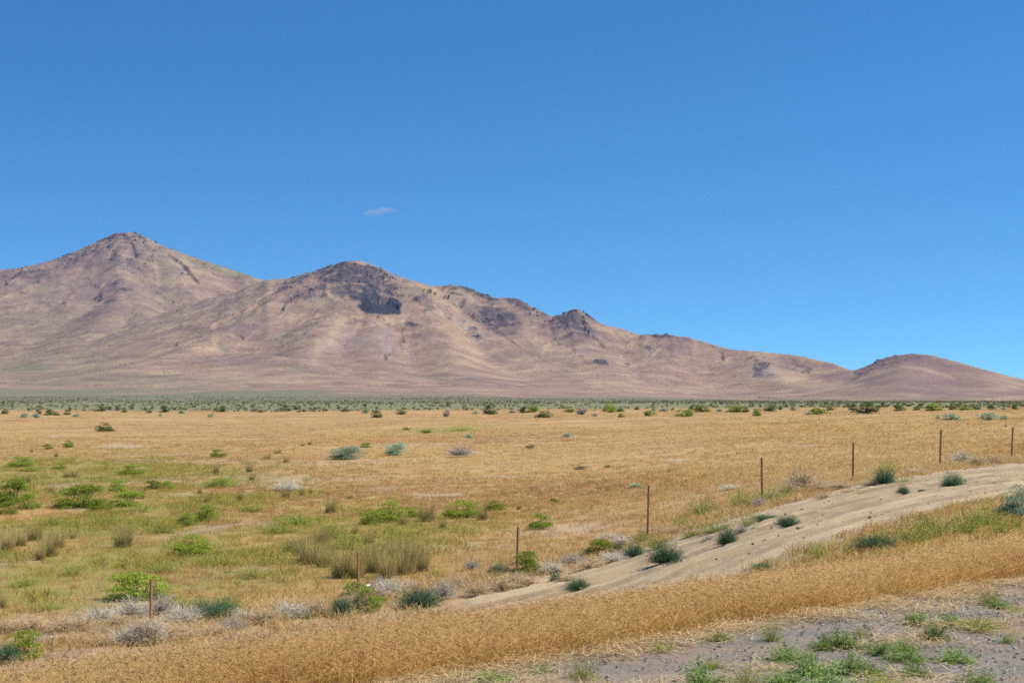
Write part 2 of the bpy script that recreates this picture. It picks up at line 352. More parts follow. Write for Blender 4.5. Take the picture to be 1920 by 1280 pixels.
tan = np.maximum(patch([(620, 630, 10, 34, 32, .7, .8), (600, 650, 9, 30, 25, .7, .8), (480, 560, 60, 6, -35, .7, .7), (400, 640, 10, 12, -30, .6, .9), (860, 590, 20, 70, -38, .8, .5), (880, 640, 22, 40, -30, .8, .6), (545, 600, 40, 10, -35, .8, .5), (1010, 640, 16, 50, -45, .8, .6), (860, 555, 20, 30, -40, .8, .5),
              (1200, 650, 14, 40, -25, .8, .6), (520, 525, 40, 4, 0, .6, .8), (800, 545, 50, 6, 22, .7, .6), (1510, 716, 80, 11, 5, .6, 1.0), (1130, 612, 30, 5, 10, .7, .7), (560, 580, 70, 10, -25, .8, .4), (380, 700, 200, 8, 2, .8, .4), (970, 690, 200, 10, 6, .8, .4), (1200, 730, 200, 10, 0, .8, .3)]), np.clip(-ridged(MU / 120, MD / 800, 3, 31) * 1.2 - .1, 0, .65) * np.clip(MH / 60, 0, 1))
purple = np.clip(patch([(150, 560, 190, 70, 0, .7, .75), (400, 560, 80, 40, 0, .7, .6), (470, 600, 60, 22, -30, .7, .6), (560, 565, 70, 18, -20, .7, .6), (690, 650, 70, 30, 0, .7, .5), (800, 660, 30, 30, 20, .7, .5), (470, 675, 90, 14, 0, .7, .7), (930, 600, 80, 50, 10, .7, .5), (1280, 665, 80, 24, 0, .7, .65), (1450, 685, 90, 16, 5, .7, .5), (1720, 705, 150, 40, 0, .6, .95), (1080, 620, 70, 40, 0, .7, .5)]) + fbm(MX / 300, MY / 300, 3, 120) * .35, 0, 1)
# sage flat at the foot of the slopes: green-grey low land
low = np.interp(jx, [-300, 300, 600, 900, 1200, 1500, 1950], [731, 733, 736, 741, 747, 751.5, 753])
sage = 1 - sstep((low - jy), -2.5, 6.0)
sage = np.clip(sage + ell(jx, jy, 200, 724, 320, 12, 0, .8) * .5 + ell(jx, jy, 60, 690, 160, 16, 0, .8) * .35 + ell(jx, jy, 250, 708, 180, 7, 0, .8) * .25, 0, 1)
sage = sage * np.clip(.85 + fbm(MX / 120, MY / 300, 3, 130) * .6, 0, 1)

MZ = MZ + (rock * (ridged(MX / 26, MY / 34, 3, 410) * 7 + 1.5) + np.clip(dark_patch, 0, 1) * ridged(MX / 18, MY / 30, 2, 411) * 4) * np.clip(MH / 40, 0, 1)
nr, nc = MZ.shape
fa = grid_faces(nr, nc)
vx = np.stack([MX, MY, MZ], -1).reshape(-1, 3)
fown = OWN.ravel()[fa]; fo = fown.max(axis=1)
gx = np.gradient(vx.reshape(nr, nc, 3), axis=1); gr = np.gradient(vx.reshape(nr, nc, 3), axis=0)
nrm = np.cross(gx, gr).reshape(-1, 3); nrm /= np.linalg.norm(nrm, axis=1, keepdims=True)
A_ALL = {'rock': rock.ravel(), 'dark_patch': dark_patch.ravel(), 'green': green.ravel(), 'pale': pale.ravel(), 'tan': tan.ravel(), 'purple': purple.ravel(), 'sage': sage.ravel()}

def slope_material():
    t = NT('mountain_slope')
    p = t.pos()
    n1 = t.noise(p, 0.012, 8, 0.62); n2 = t.noise(p, 0.05, 6, 0.65); n3 = t.noise(t.pos((1, 1, 1)), 0.22, 4, 0.7)
    c = t.ramp(n1, [(0.32, (.235, .142, .105)), (0.5, (.375, .240, .158)), (0.66, (.52, .355, .205))])
    c = t.mix(t.math('MULTIPLY', t.attr('purple'), .62), c, (.225, .135, .138))
    c = t.mix(t.math('MULTIPLY', t.attr('tan'), .75), c, (.56, .39, .22))
    g = t.math('MULTIPLY', t.attr('green'), t.mrange(n2, .3, .65, .25, 1.0))
    c = t.mix(g, c, (.155, .170, .085))
    c = t.mix(t.math('MULTIPLY', t.attr('pale'), t.mrange(n2, .42, .60)), c, (.44, .39, .35))
    c = t.mix(t.mrange(n2, .46, .66, 0, .45), c, (.21, .13, .122))
    c = t.mix(t.mrange(n3, .54, .72, 0, .5), c, (.52, .39, .26))
    c = t.mix(t.mrange(n3, .46, .28, 0, .5), c, (.13, .098, .095))
    sg = t.math('MULTIPLY', t.attr('sage'), t.mrange(n2, .25, .62, .72, 1.0))
    c = t.mix(sg, c, t.mix(t.mrange(n3, .35, .65), (.165, .178, .085), (.26, .25, .145)))
    rk = t.math('MULTIPLY', t.attr('rock'), t.mrange(n3, .30, .60, .55, 1.0))
    c = t.mix(rk, c, (.080, .066, .080))
    c = t.mix(t.attr('dark_patch'), c, (.040, .040, .058))
    return t.diffuse(c, bump=n3, bump_d=3.0)
M_SLOPE = slope_material()
for k, nm, lab in ((1, 'mountain', 'tall pointed brown mountain at the far end of the range'), (2, 'mountain', 'long ridge with dark cliffed summit and small pointed knob'),
                   (3, 'hill', 'smooth rounded brown hill standing apart from the range'), (0, 'foothill_slope', 'gentle tan and sage slope below the mountains')):
    sel = fa[fo == k]
    used, inv = np.unique(sel.ravel(), return_inverse=True)
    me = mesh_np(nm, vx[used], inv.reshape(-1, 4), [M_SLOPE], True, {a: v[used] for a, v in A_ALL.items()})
    me.normals_split_custom_set_from_vertices(nrm[used].tolist())
    tag(link(nm, me), lab, kind='structure')

# ------------------------------------------------------------------ the plain
YN = np.exp(np.arange(math.log(9.0), math.log(Y_FAR) - .004, .0115)); YN = np.append(YN, Y_FAR)
gy, ga = np.meshgrid(YN, AZ[::1], indexing='ij')
PX, PY = ga * gy, gy
PS, PT = st(PX, PY)
PZ = ground_z(PX, PY)
PZ = PZ - 0.06 * (1 - sstep(PT, 11.9, 12.3)) - 0.34 * sstep(PT, 16.3, 16.8) * (1 - sstep(PT, 23.0, 23.5)) * sstep(PX / PY, -.02, .03) * (PS < 118)
PZ[-1] = MZ[0]
qx, qy = proj(PX, PY, PZ)
lim = 769.5 - 5.5 * sstep(qx, 300, 1800)
p_sage = sstep(lim - qy + fbm(PX / 25, PY / 40, 3, 140) * 3.0, -2.0, 3.0)
p_green = np.clip(np.maximum.reduce([ell(qx, qy, 150, 930, 430, 75, 0, .6), ell(qx, qy, 420, 1040, 480, 70, -5, .6), ell(qx, qy, 820, 806, 110, 8, -4, .7) * .8, ell(qx, qy, 120, 1090, 300, 60, 0, .7), ell(qx, qy, 260, 870, 200, 16, 0, .6) * .8])
                  * (.62 + fbm(PX / 5, PY / 8, 3, 150) * 1.7), 0, 1)
p_sand = np.clip(np.maximum.reduce([sstep(PT, 13.5, 16.5) * (1 - sstep(PT + fbm(PX / 2.2, PY / 2.2, 3, 160) * 1.3, 23.6, 25.6)) * sstep(qx, 800, 1050), ell(qx, qy, 230, 836, 40, 4) * .8, ell(qx, qy, 100, 818, 10, 2), ell(qx, qy, 560, 900, 60, 4) * .6, ell(qx, qy, 820, 928, 50, 4) * .8,
          ell(qx, qy, 340, 928, 40, 4) * .7, ell(qx, qy, 1080, 990, 110, 12, -6) * .6, ell(qx, qy, 960, 893, 60, 3) * .5, ell(qx, qy, 1500, 835, 60, 2) * .5, ell(qx, qy, 1270, 862, 18, 3) * .8]), 0, 1)
p_soil = np.clip(ell(qx, qy, 250, 1000, 520, 140, 0, .6) * (.12 + fbm(PX / 3, PY / 5, 3, 170) * 1.8), 0, 1)
p_soil = np.maximum(p_soil, (1 - sstep(PT, 24.5, 26.5)) * (1 - sstep(PX / PY, -.07, 0)) * np.clip(.7 + fbm(PX, PY, 3, 171) * .5, 0, 1))
tt = PT.ravel(); fa = grid_faces(*PX.shape); keep = (tt[fa].min(axis=1) > 10.2)
sel = fa[keep]; used, inv = np.unique(sel.ravel(), return_inverse=True)
pv = np.stack([PX, PY, PZ], -1).reshape(-1, 3)
def plain_material():
    t = NT('plain_ground')
    p = t.pos(); n1 = t.noise(p, .05, 5, .6); n2 = t.noise(p, .55, 5, .65); n3 = t.noise(p, 7.0, 4, .7)
    n4 = t.noise(t.pos((.012, .05, .05)), 1.0, 6, .65)
    c = t.ramp(n2, [(.25, (.37, .21, .085)), (.5, (.48, .285, .105)), (.75, (.56, .365, .15))])
    c = t.mix(t.mrange(n4, .40, .66, 0, .55), c, (.56, .35, .145))
    c = t.mix(t.mrange(n1, .5, .70, 0, .6), c, (.33, .195, .10))
    n5 = t.noise(t.pos((.05, .16, .1)), 1.0, 5, .6, .6)
    c = t.mix(t.mrange(n5, .54, .68, 0, .8), c, (.60, .44, .25))
    c = t.mix(t.mrange(n5, .42, .28, 0, .55), c, (.34, .175, .075))
    c = t.mix(t.attr('soil'), c, t.mix(t.mrange(n2, .35, .65), (.34, .235, .165), (.46, .33, .23)))
    c = t.mix(t.math('MULTIPLY', t.attr('green'), t.mrange(n2, .3, .6, .4, 1.0)), c, (.30, .255, .07))
    sg = t.mix(t.mrange(n2, .35, .6), (.255, .235, .115), (.205, .21, .10))
    c = t.mix(t.attr('sage'), c, sg)
    c = t.mix(t.math('MULTIPLY', t.attr('sand'), t.mrange(n2, .2, .5, .5, 1.0)), c, (.50, .375, .235))
    c = t.mix(t.mrange(n3, .55, .8, 0, .35), c, (.58, .44, .26))
    c = t.mix(t.mrange(n3, .42, .2, 0, .4), c, (.22, .15, .085))
    return t.diffuse(c, bump=n3, bump_d=.03)
me = mesh_np('ground', pv[used], inv.reshape(-1, 4), [plain_material()], True, {'sage': p_sage.ravel()[used], 'green': p_green.ravel()[used], 'sand': p_sand.ravel()[used], 'soil': p_soil.ravel()[used]})
tag(link('ground', me), 'flat desert plain of dry orange grass', kind='structure')

# ------------------------------------------------------------------ road, shoulder, verge, dirt track
def strip(name, s0, s1, ds, t0, t1, dt, zfun, mat, attrs=None):
    S = np.arange(s0, s1 + ds * .5, ds); T = np.arange(t0, t1 + dt * .5, dt)
    gs, gt = np.meshgrid(S, T, indexing='ij'); X, Y = xy(gs, gt)
    Z = zfun(X, Y, gs, gt)
    v = np.stack([X, Y, Z], -1).reshape(-1, 3)
    f = grid_faces(*X.shape)[:, ::-1]
    return tag(link(name, mesh_np(name, v, f, [mat], True, {k: fn(X, Y, gs, gt).ravel() for k, fn in (attrs or {}).items()})), kind='structure')
def asphalt():
    t = NT('asphalt'); p = t.pos(); n = t.noise(p, 40, 3, .7); n1 = t.noise(p, 1.3, 4, .6)
    c = t.ramp(n, [(.3, (.032, .032, .035)), (.7, (.075, .075, .08))]); c = t.mix(t.mrange(n1, .4, .7, 0, .3), c, (.09, .088, .085))
    return t.diffuse(c, bump=n, bump_d=.006, rough=.85)
def gravel_mat():
    t = NT('gravel_ground'); p = t.pos(); n = t.noise(p, 26, 4, .75); n1 = t.noise(t.pos((.5, 1.6, 1), (0, 0, -ROAD_H)), 1.4, 4, .65)
    c = t.ramp(n, [(.3, (.145, .13, .108)), (.5, (.23, .208, .172)), (.72, (.35, .315, .26))])
    c = t.mix(t.mrange(n1, .45, .62, 0, .75), c, (.36, .255, .165))
    return t.diffuse(c, bump=n, bump_d=.02)
def verge_mat():
    t = NT('verge_soil'); p = t.pos(); n = t.noise(p, 6, 5, .7)
    return t.diffuse(t.ramp(n, [(.3, (.40, .24, .09)), (.7, (.58, .38, .16))]), bump=n, bump_d=.02)
def sand_mat():
    t = NT('track_sand'); p = t.pos(); n = t.noise(p, 14, 5, .7); n1 = t.noise(p, .8, 5, .65)
    c = t.ramp(n1, [(.3, (.47, .335, .185)), (.5, (.56, .415, .24)), (.7, (.61, .47, .29))])
    c = t.mix(t.math('MULTIPLY', t.attr('rut'), t.mrange(t.noise(p, 1.7, 4, .7), .30, .50, .4, .85)), c, (.25, .18, .11))  # shadow lines of the ruts mixed into the sand colour
    c = t.mix(t.mrange(n, .56, .8, 0, .4), c, (.58, .46, .33)); c = t.mix(t.mrange(n, .44, .2, 0, .45), c, (.31, .225, .15))
    return t.diffuse(c, bump=n, bump_d=.03)
strip('road', -90, 260, 1.0, -8.0, T_ROAD, .5, lambda X, Y, s, t: np.full_like(X, -1.79) - .02 * (t > T_ROAD - .1) + fbm(X / 3, Y / 3, 2, 9) * .004, asphalt())
strip('road_shoulder', -60, 160, .2, T_ROAD - .25, T_GRASS0 + .3, .1, lambda X, Y, s, t: np.minimum(ground_z(X, Y), -1.8) - .035 * (1 - sstep(t, T_ROAD - .25, T_ROAD + .3)) + fbm(X * 3, Y * 3, 3, 12) * .02 - .02, gravel_mat())
strip('verge', -60, 160, .4, T_GRASS0 - .1, 12.4, .2, lambda X, Y, s, t: ground_z(X, Y) - .01 - .08 * (1 - sstep(t, T_GRASS0, T_GRASS0 + .25)), verge_mat())
RUTS = ((17.1, .10, .05), (17.75, .08, .04), (18.75, .10, .06), (19.5, .08, .05), (20.3, .11, .065), (21.15, .08, .05), (21.8, .11, .07), (22.7, .08, .04))
def rut_q(s, t, c): return t - c - fbm(s / 22, s * 0 + 3, 2, 200) * .16 - fbm(s / 6 + c, s * 0, 2, 210) * .05
def rut_attr(X, Y, s, t):  # painted shade, set just beyond each rut on the berm facing the camera
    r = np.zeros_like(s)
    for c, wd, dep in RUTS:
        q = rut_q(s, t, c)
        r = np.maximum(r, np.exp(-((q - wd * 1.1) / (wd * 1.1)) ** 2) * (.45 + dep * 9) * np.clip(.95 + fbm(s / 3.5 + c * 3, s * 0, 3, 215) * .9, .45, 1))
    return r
def track_z(X, Y, s, t):
    z = .25 * ground_z(X, Y) + .75 * ground_z(X, Y, False)
    r = np.zeros_like(z)
    for c, wd, dep in RUTS:
        q = rut_q(s, t, c)
        r -= dep * np.exp(-(q / wd) ** 2); r += dep * .9 * np.exp(-((q - wd * 2.0) / (wd * .9)) ** 2)
    r *= .9 + .3 * fbm(s / 2.2, t * 2.0, 2, 222)
    lump = np.clip(fbm(s * 2.4, t * 2.8, 3, 230) - .05, 0, 1) * .06 + fbm(s / 1.6, t / 1.1, 3, 231) * .008
    e0 = fbm(s / 3, t * 0 + 1, 3, 240) * .7; e1 = fbm(s / 2.2, t * 0 + 7, 3, 241) * .45
    edge = sstep(t + e0, T_TRACK0 - .2, T_TRACK0 + .9) * (1 - sstep(t + e1, T_TRACK1 - .9, T_TRACK1 + .1))
    start = sstep(X / np.maximum(Y, 1) + e1 * .03, -.075, -.015); edge = edge * start
    return z - .09 - .3 * (1 - start) + .11 * edge + (r + lump) * edge
strip('dirt_track', 2, 112, .17, T_TRACK0 - 1.0, T_TRACK1 + 1.0, .055, track_z, sand_mat(), {'rut': rut_attr})  # 'rut' carries the painted shade lines beside the ruts
# ------------------------------------------------------------------ plant materials
def leaf_mat(name, c0, c1, c2, trans=.3, obj_shift=.25):
    t = NT(name)
    c = t.ramp(t.island(), [(0.0, c0), (0.55, c1), (1.0, c2)])
    if obj_shift:
        hv = t.new('ShaderNodeHueSaturation'); t.l.new(c, hv.inputs['Color'])
        t.l.new(t.mrange(t.objrand(), 0, 1, 1 - obj_shift, 1 + obj_shift), hv.inputs['Value'])
        c = hv.outputs[0]
    return t.leaf(c, trans, .62)
M_SAGE = leaf_mat('sage_leaves', (.26, .35, .19), (.40, .51, .31), (.52, .62, .42))
M_GREEN = leaf_mat('bright_leaves', (.15, .20, .018), (.29, .37, .045), (.42, .48, .09))
M_THISTLE = leaf_mat('thistle_leaves', (.06, .11, .05), (.115, .20, .095), (.20, .30, .16), .25)
M_YELLOW = leaf_mat('yellow_leaves', (.24, .25, .035), (.40, .39, .06), (.54, .47, .11))
M_OLIVE = leaf_mat('olive_leaves', (.085, .115, .035), (.16, .20, .065), (.25, .29, .12))
M_WEED = leaf_mat('weed_leaves', (.13, .20, .045), (.24, .34, .085), (.37, .45, .15))
M_RYE = leaf_mat('wildrye_blades', (.36, .27, .08), (.55, .43, .145), (.68, .54, .22), .35, .15)
M_RYEOLD = leaf_mat('old_blades', (.14, .09, .04), (.23, .16, .075), (.36, .26, .125), .2, .1)
M_DRYW = leaf_mat('bleached_twigs', (.56, .47, .34), (.68, .58, .44), (.78, .68, .54), .1, .12)
M_DRYT = leaf_mat('tan_twigs', (.46, .32, .17), (.62, .45, .25), (.72, .55, .34), .1, .15)
M_DRYG = leaf_mat('grey_twigs', (.34, .285, .22), (.46, .39, .30), (.58, .50, .39), .1, .12)
M_STEM = leaf_mat('woody_stems', (.10, .075, .055), (.17, .13, .10), (.24, .19, .15), .0, 0)

def norm(v): return v / np.maximum(np.linalg.norm(v, axis=-1, keepdims=True), 1e-9)
def quads(c, ax, side, L, W):
    """diamond leaf at c along ax"""
    L = np.asarray(L)[:, None]; W = np.asarray(W)[:, None]
    v = np.stack([c - ax * L * .5, c + side * W * .5, c + ax * L * .5, c - side * W * .5], 1).reshape(-1, 3)
    return v, np.arange(len(c) * 4).reshape(-1, 4)
def bush_leaves(r, n, lumps, leaf, aspect=.55, spread=.42, lo=.16, lump_r=(.13, .2), up=.3):
    th = r.uniform(0, 2 * np.pi, lumps); q = np.sqrt(r.uniform(0, 1, lumps))
    rad = spread * q * r.uniform(.75, 1.05, lumps)
    cz = lo * .5 + (1 - lo * .5 - .15) * np.sqrt(np.clip(1 - (q * .95) ** 2, 0, 1)) * r.uniform(.12, 1.0, lumps) ** .6
    nl = int(lumps * .42)                                   # a low skirt so that the bush sits on the ground
    rad[:nl] = spread * r.uniform(.35, 1.0, nl); cz[:nl] = r.uniform(.04, .24, nl)
    C = np.stack([rad * np.cos(th), rad * np.sin(th), cz], -1)
    R = r.uniform(*lump_r, lumps)
    w = R ** 2; k = r.choice(lumps, n, p=w / w.sum())
    d = norm(r.normal(size=(n, 3))); d[:, 2] = np.abs(d[:, 2]) * .9 - .25
    rr = R[k] * r.uniform(.25, 1.08, n) ** .6
    p = C[k] + d * rr[:, None] * np.array([1, 1, .95])
    p[:, 2] = np.clip(p[:, 2], .02, 1.02)
    ax = norm(d + r.normal(size=(n, 3)) * .55 + np.array([0, 0, up])); sd = norm(np.cross(ax, r.normal(size=(n, 3))))
    L = leaf * r.uniform(.6, 1.3, n)
    return quads(p, ax, sd, L, L * aspect), C
def ribbon(P, w, r=None, taper=True, flat=False):
    """P (n,k,3) centre lines -> flat ribbons of width w"""
    n, k, _ = P.shape
    tg = P[:, -1] - P[:, 0]
    rv = r.normal(size=(n, 3)) if r is not None else np.tile([.05, .05, 1.0], (n, 1))
    sd = norm(np.cross(tg, rv))[:, None, :] * (np.asarray(w).reshape(-1, 1, 1) * .5)
    tp = np.linspace(1, .25 if taper else 1, k)[None, :, None]
    v = np.stack([P - sd * tp, P + sd * tp], 2).reshape(-1, 3)
    i = np.arange(n)[:, None] * (2 * k) + np.arange(k - 1)[None, :] * 2
    f = np.stack([i, i + 1, i + 3, i + 2], -1).reshape(-1, 4)
    return v, f
def stems_to(r, C, w=.014, k=5):
    n = len(C); u = np.linspace(0, 1, k)[None, :, None]
    base = np.concatenate([r.normal(size=(n, 2)) * .03, np.full((n, 1), -.04)], 1)
    mid = base * .5 + C * .5 + r.normal(size=(n, 3)) * .05
    P = base[:, None] * (1 - u) ** 2 + mid[:, None] * 2 * u * (1 - u) + C[:, None] * u ** 2
    v1, f1 = ribbon(P, np.full(n, w), r); v2, f2 = ribbon(P, np.full(n, w), r)
    return np.concatenate([v1, v2]), np.concatenate([f1, f2 + len(v1)])
def radial_blades(r, n, length, w, hmin=.0, up=.6, z0=.02, rad0=.10, k=4, droop=.25):
    th = r.uniform(0, 2 * np.pi, n); el = np.arcsin(np.clip(r.beta(1.2, 1.2, n) * 1.0, .02, .995))
    d = np.stack([np.cos(th) * np.cos(el), np.sin(th) * np.cos(el), np.sin(el)], -1)
    L = length * r.uniform(.65, 1.05, n); u = np.linspace(0, 1, k)
    b = d * np.array([1, 1, .4]) * rad0 * r.uniform(0, 1, n)[:, None]; b[:, 2] += z0
    P = b[:, None] + d[:, None] * (L[:, None] * u[None])[:, :, None]
    P[:, :, 2] += -droop * (L * np.cos(el))[:, None] * u[None] ** 2 * .5
    P += np.cumsum(r.normal(size=P.shape) * .012 * length, axis=1)
    P[:, :, 2] = np.maximum(P[:, :, 2], .0)
    return P
PROTO = {}
def proto(kind, parts):
    PROTO.setdefault(kind, []).append(parts)
def build_protos():
    r = np.random.default_rng(5)
    for i in range(4):
        (v, f), C = bush_leaves(r, 9000, 34, .032, .5, .33, .12, (.17, .27), .5)
        sv, sf = stems_to(r, C)
        proto('sage', [('foliage', mesh_np('sage_foliage', v, f, [M_SAGE])), ('stems', mesh_np('sage_stems', sv, sf, [M_STEM]))])
    for i in range(4):
        (v, f), C = bush_leaves(r, 8000, 40, .030, .6, .40, .05, (.12, .21), .3)
        sv, sf = stems_to(r, C)
        proto('green', [('foliage', mesh_np('green_foliage', v, f, [M_GREEN])), ('stems', mesh_np('green_stems', sv, sf, [M_STEM]))])
    for i in range(3):
        (v, f), C = bush_leaves(r, 6000, 34, .032, .6, .43, .05, (.12, .2), .5)
        sv, sf = stems_to(r, C)
        proto('olive', [('foliage', mesh_np('olive_foliage', v, f, [M_OLIVE])), ('stems', mesh_np('olive_stems', sv, sf, [M_STEM]))])
    for i in range(3):                                   # fine-needled green tumbleweed
        P = radial_blades(r, 900, .56, 1, z0=.06, k=4, droop=.15); P[:, :, 2] *= 1.55
        v, f = ribbon(P, np.full(len(P), .010), r)
        tip = P[:, 1:].reshape(-1, 3)
        c = np.repeat(tip, 2, 0) + r.normal(size=(len(tip) * 2, 3)) * .022
        c[:, 2] = np.maximum(c[:, 2], .01)
        ax = norm(c * np.array([1, 1, .6]) + r.normal(size=c.shape) * .22)
        v2, f2 = quads(c, ax, norm(np.cross(ax, r.normal(size=c.shape))), r.uniform(.04, .08, len(c)), r.uniform(.008, .014, len(c)))
        sv, sf = stems_to(r, P[:14, 2])
        proto('thistle', [('foliage', mesh_np('thistle_foliage', np.concatenate([v, v2]), np.concatenate([f, f2 + len(v)]), [M_THISTLE])), ('stems', mesh_np('thistle_stems', sv, sf, [M_STEM]))])
    for i in range(4):                                   # loose yellow-green flowering weed
        P = radial_blades(r, 150, .62, 1, z0=.0, rad0=.22, k=4, droop=.05); P[:, :, 2] *= 1.5
        v, f = ribbon(P, np.full(len(P), .012), r)
        tip = P[:, 1:].reshape(-1, 3); c = np.repeat(tip, 3, 0) + r.normal(size=(len(tip) * 3, 3)) * np.array([.05, .05, .06])
        c[:, 2] = np.maximum(c[:, 2], .01)
        ax = norm(r.normal(size=c.shape) + np.array([0, 0, .7]))
        v2, f2 = quads(c, ax, norm(np.cross(ax, r.normal(size=c.shape))), r.uniform(.03, .07, len(c)), r.uniform(.014, .03, len(c)))
        proto('yellow', [('foliage', mesh_np('weed_flowers', v2, f2, [M_YELLOW])), ('stems', mesh_np('weed_stalks', v, f, [M_WEED]))])
    for i in range(4):                                   # leafy roadside weed
        P = radial_blades(r, 60, .6, 1, z0=.0, rad0=.06, k=5, droop=.35); P[:, :, 2] *= 1.6
        v, f = ribbon(P, np.full(len(P), .016), r)
        tip = P[:, 1:].reshape(-1, 3); c = np.repeat(tip, 10, 0) + r.normal(size=(len(tip) * 10, 3)) * .05
        c[:, 2] = np.maximum(c[:, 2], .01)
        ax = norm(r.normal(size=c.shape) + np.array([0, 0, .3]))
        v2, f2 = quads(c, ax, norm(np.cross(ax, r.normal(size=c.shape))), r.uniform(.04, .09, len(c)), r.uniform(.016, .04, len(c)))
        proto('weed', [('foliage', mesh_np('weed_leaves', v2, f2, [M_WEED])), ('stems', mesh_np('weed_stems', v, f, [M_WEED]))])
    for i in range(4):                                   # tall bunchgrass
        n = 440; th = r.uniform(0, 2 * np.pi, n); lean = r.uniform(.0, .30, n); L = r.uniform(.35, 1.0, n)
        d = np.stack([np.cos(th) * lean, np.sin(th) * lean, np.ones(n)], -1); b = np.stack([np.cos(th), np.sin(th), th * 0], -1) * (r.uniform(0, .3, n) ** .7)[:, None] * .8
        u = np.linspace(0, 1, 5)
        P = b[:, None] + d[:, None] * (L[:, None] * u[None])[:, :, None]
        P[:, :, 0] += (np.cos(th) * lean * .7)[:, None] * u[None] ** 3; P[:, :, 1] += (np.sin(th) * lean * .7)[:, None] * u[None] ** 3
        v, f = ribbon(P, np.full(n, .0085), r)
        n2 = 260; Q = radial_blades(r, n2, .42, 1, z0=0, rad0=.25, k=3, droop=.3); Q[:, :, 2] *= 1.2
        v2, f2 = ribbon(Q, np.full(n2, .014), r)
        proto('rye', [('blades', mesh_np('rye_blades', v, f, [M_RYE])), ('old_blades', mesh_np('rye_old_blades', v2, f2, [M_RYEOLD]))])
    for kind, m in (('dryw', M_DRYW), ('dryt', M_DRYT), ('dryg', M_DRYG)):    # dead tumbleweeds
        for i in range(3):
            P = radial_blades(r, 420, .50, 1, z0=.1, rad0=.06, k=5, droop=.1)
            P[:, :, 2] = P[:, :, 2] * 1.5; P[:, 2:] += np.cumsum(r.normal(size=P[:, 2:].shape) * .05, axis=1)
            P[:, :, 2] = np.clip(P[:, :, 2], .0, 1.05)
            v, f = ribbon(P, np.full(len(P), .012), r)
            tip = P[:, 2:].reshape(-1, 3); k2 = len(tip); dd = norm(r.normal(size=(k2, 3)))
            Q = tip[:, None] + dd[:, None] * (np.linspace(0, 1, 3)[None, :, None] * r.uniform(.06, .16, k2)[:, None, None])
            Q[:, :, 2] = np.maximum(Q[:, :, 2], 0)
            v2, f2 = ribbon(Q, np.full(k2, .008), r)
            proto(kind, [('branches', mesh_np('dry_branches', v, f, [m])), ('twigs', mesh_np('dry_twigs', v2, f2, [m]))])
    for kind, m in (('farg', M_OLIVE), ('fars', M_SAGE), ('farb', M_GREEN), ('fard', M_DRYG)):
        for i in range(4):
            (v, f), C = bush_leaves(r, 1100, 24, .075, .7, .36, .08, (.15, .24), .3)
            sv, sf = stems_to(r, C, .02, 3)
            proto(kind, [('foliage', mesh_np('shrub_foliage', v, f, [m])), ('stems', mesh_np('shrub_stems', sv, sf, [M_STEM]))])
build_protos()

ORD = ['first', 'second', 'third', 'fourth', 'fifth', 'sixth', 'seventh', 'eighth', 'ninth', 'tenth', 'eleventh', 'twelfth', 'thirteenth', 'fourteenth', 'fifteenth', 'sixteenth', 'seventeenth', 'eighteenth', 'nineteenth', 'twentieth']
ORD += ['twenty-' + o for o in ORD[:9]] + ['thirtieth'] + ['thirty-' + o for o in ORD[:9]]
prng = random.Random(3)
PENDING = []
GROW = {'farg': (1.25, 1.3), 'farb': (1.25, 1.3), 'fars': (1.2, 1.3), 'fard': (1.15, 1.15), 'green': (1.25, 1.35), 'sage': (1.05, 1.15), 'weed': (1.35, 1.1), 'yellow': (1.1, 1.15), 'olive': (1.1, 1.2), 'thistle': (1.05, 1.1), 'dryw': (1.3, 1.1), 'dryt': (1.35, 1.1), 'dryg': (1.2, 1.1)}
def plant(name, kind, px, py, w, h, desc=None, cat='shrub', group=None, tmin=12.0, zone=None, parts=True):
    PENDING.append(dict(name=name, kind=kind, px=px, py=py, w=w, h=h, desc=desc, cat=cat, group=group, tmin=tmin, zone=zone, parts=parts))
def flush_plants():
    keyed = {}
    for p in PENDING: keyed.setdefault((p['desc'], p['zone']), []).append(p)
    for (desc, zone), lst in keyed.items():
        lst.sort(key=lambda p: p['px'])
        for i, p in enumerate(lst):
            base = desc + (' ' + zone if zone else '')
            p['label'] = base if len(lst) == 1 else base + ', ' + ORD[i] + ' from the left'
    for p in PENDING:
        X, Y, Z = hit(p['px'], p['py'], p['tmin'])
        kw, kh = GROW.get(p['kind'], (1, 1)); w, h = kw * p['w'] * Y / F, kh * p['h'] * Y / F
        e = bpy.data.objects.new(p['name'], None); COL.objects.link(e)
        e.empty_display_size = .3
        e.location = (X, Y + w * (.25 if p['kind'][:3] != 'dry' else -.1), Z - .02); e.rotation_euler = (0, 0, prng.uniform(0, 6.28)); e.scale = (w, w * prng.uniform(.85, 1.1), h)
        tag(e, p['label'], p['cat'], p['group'])
        for nm, me in prng.choice(PROTO[p['kind']]): link(nm, me, e)

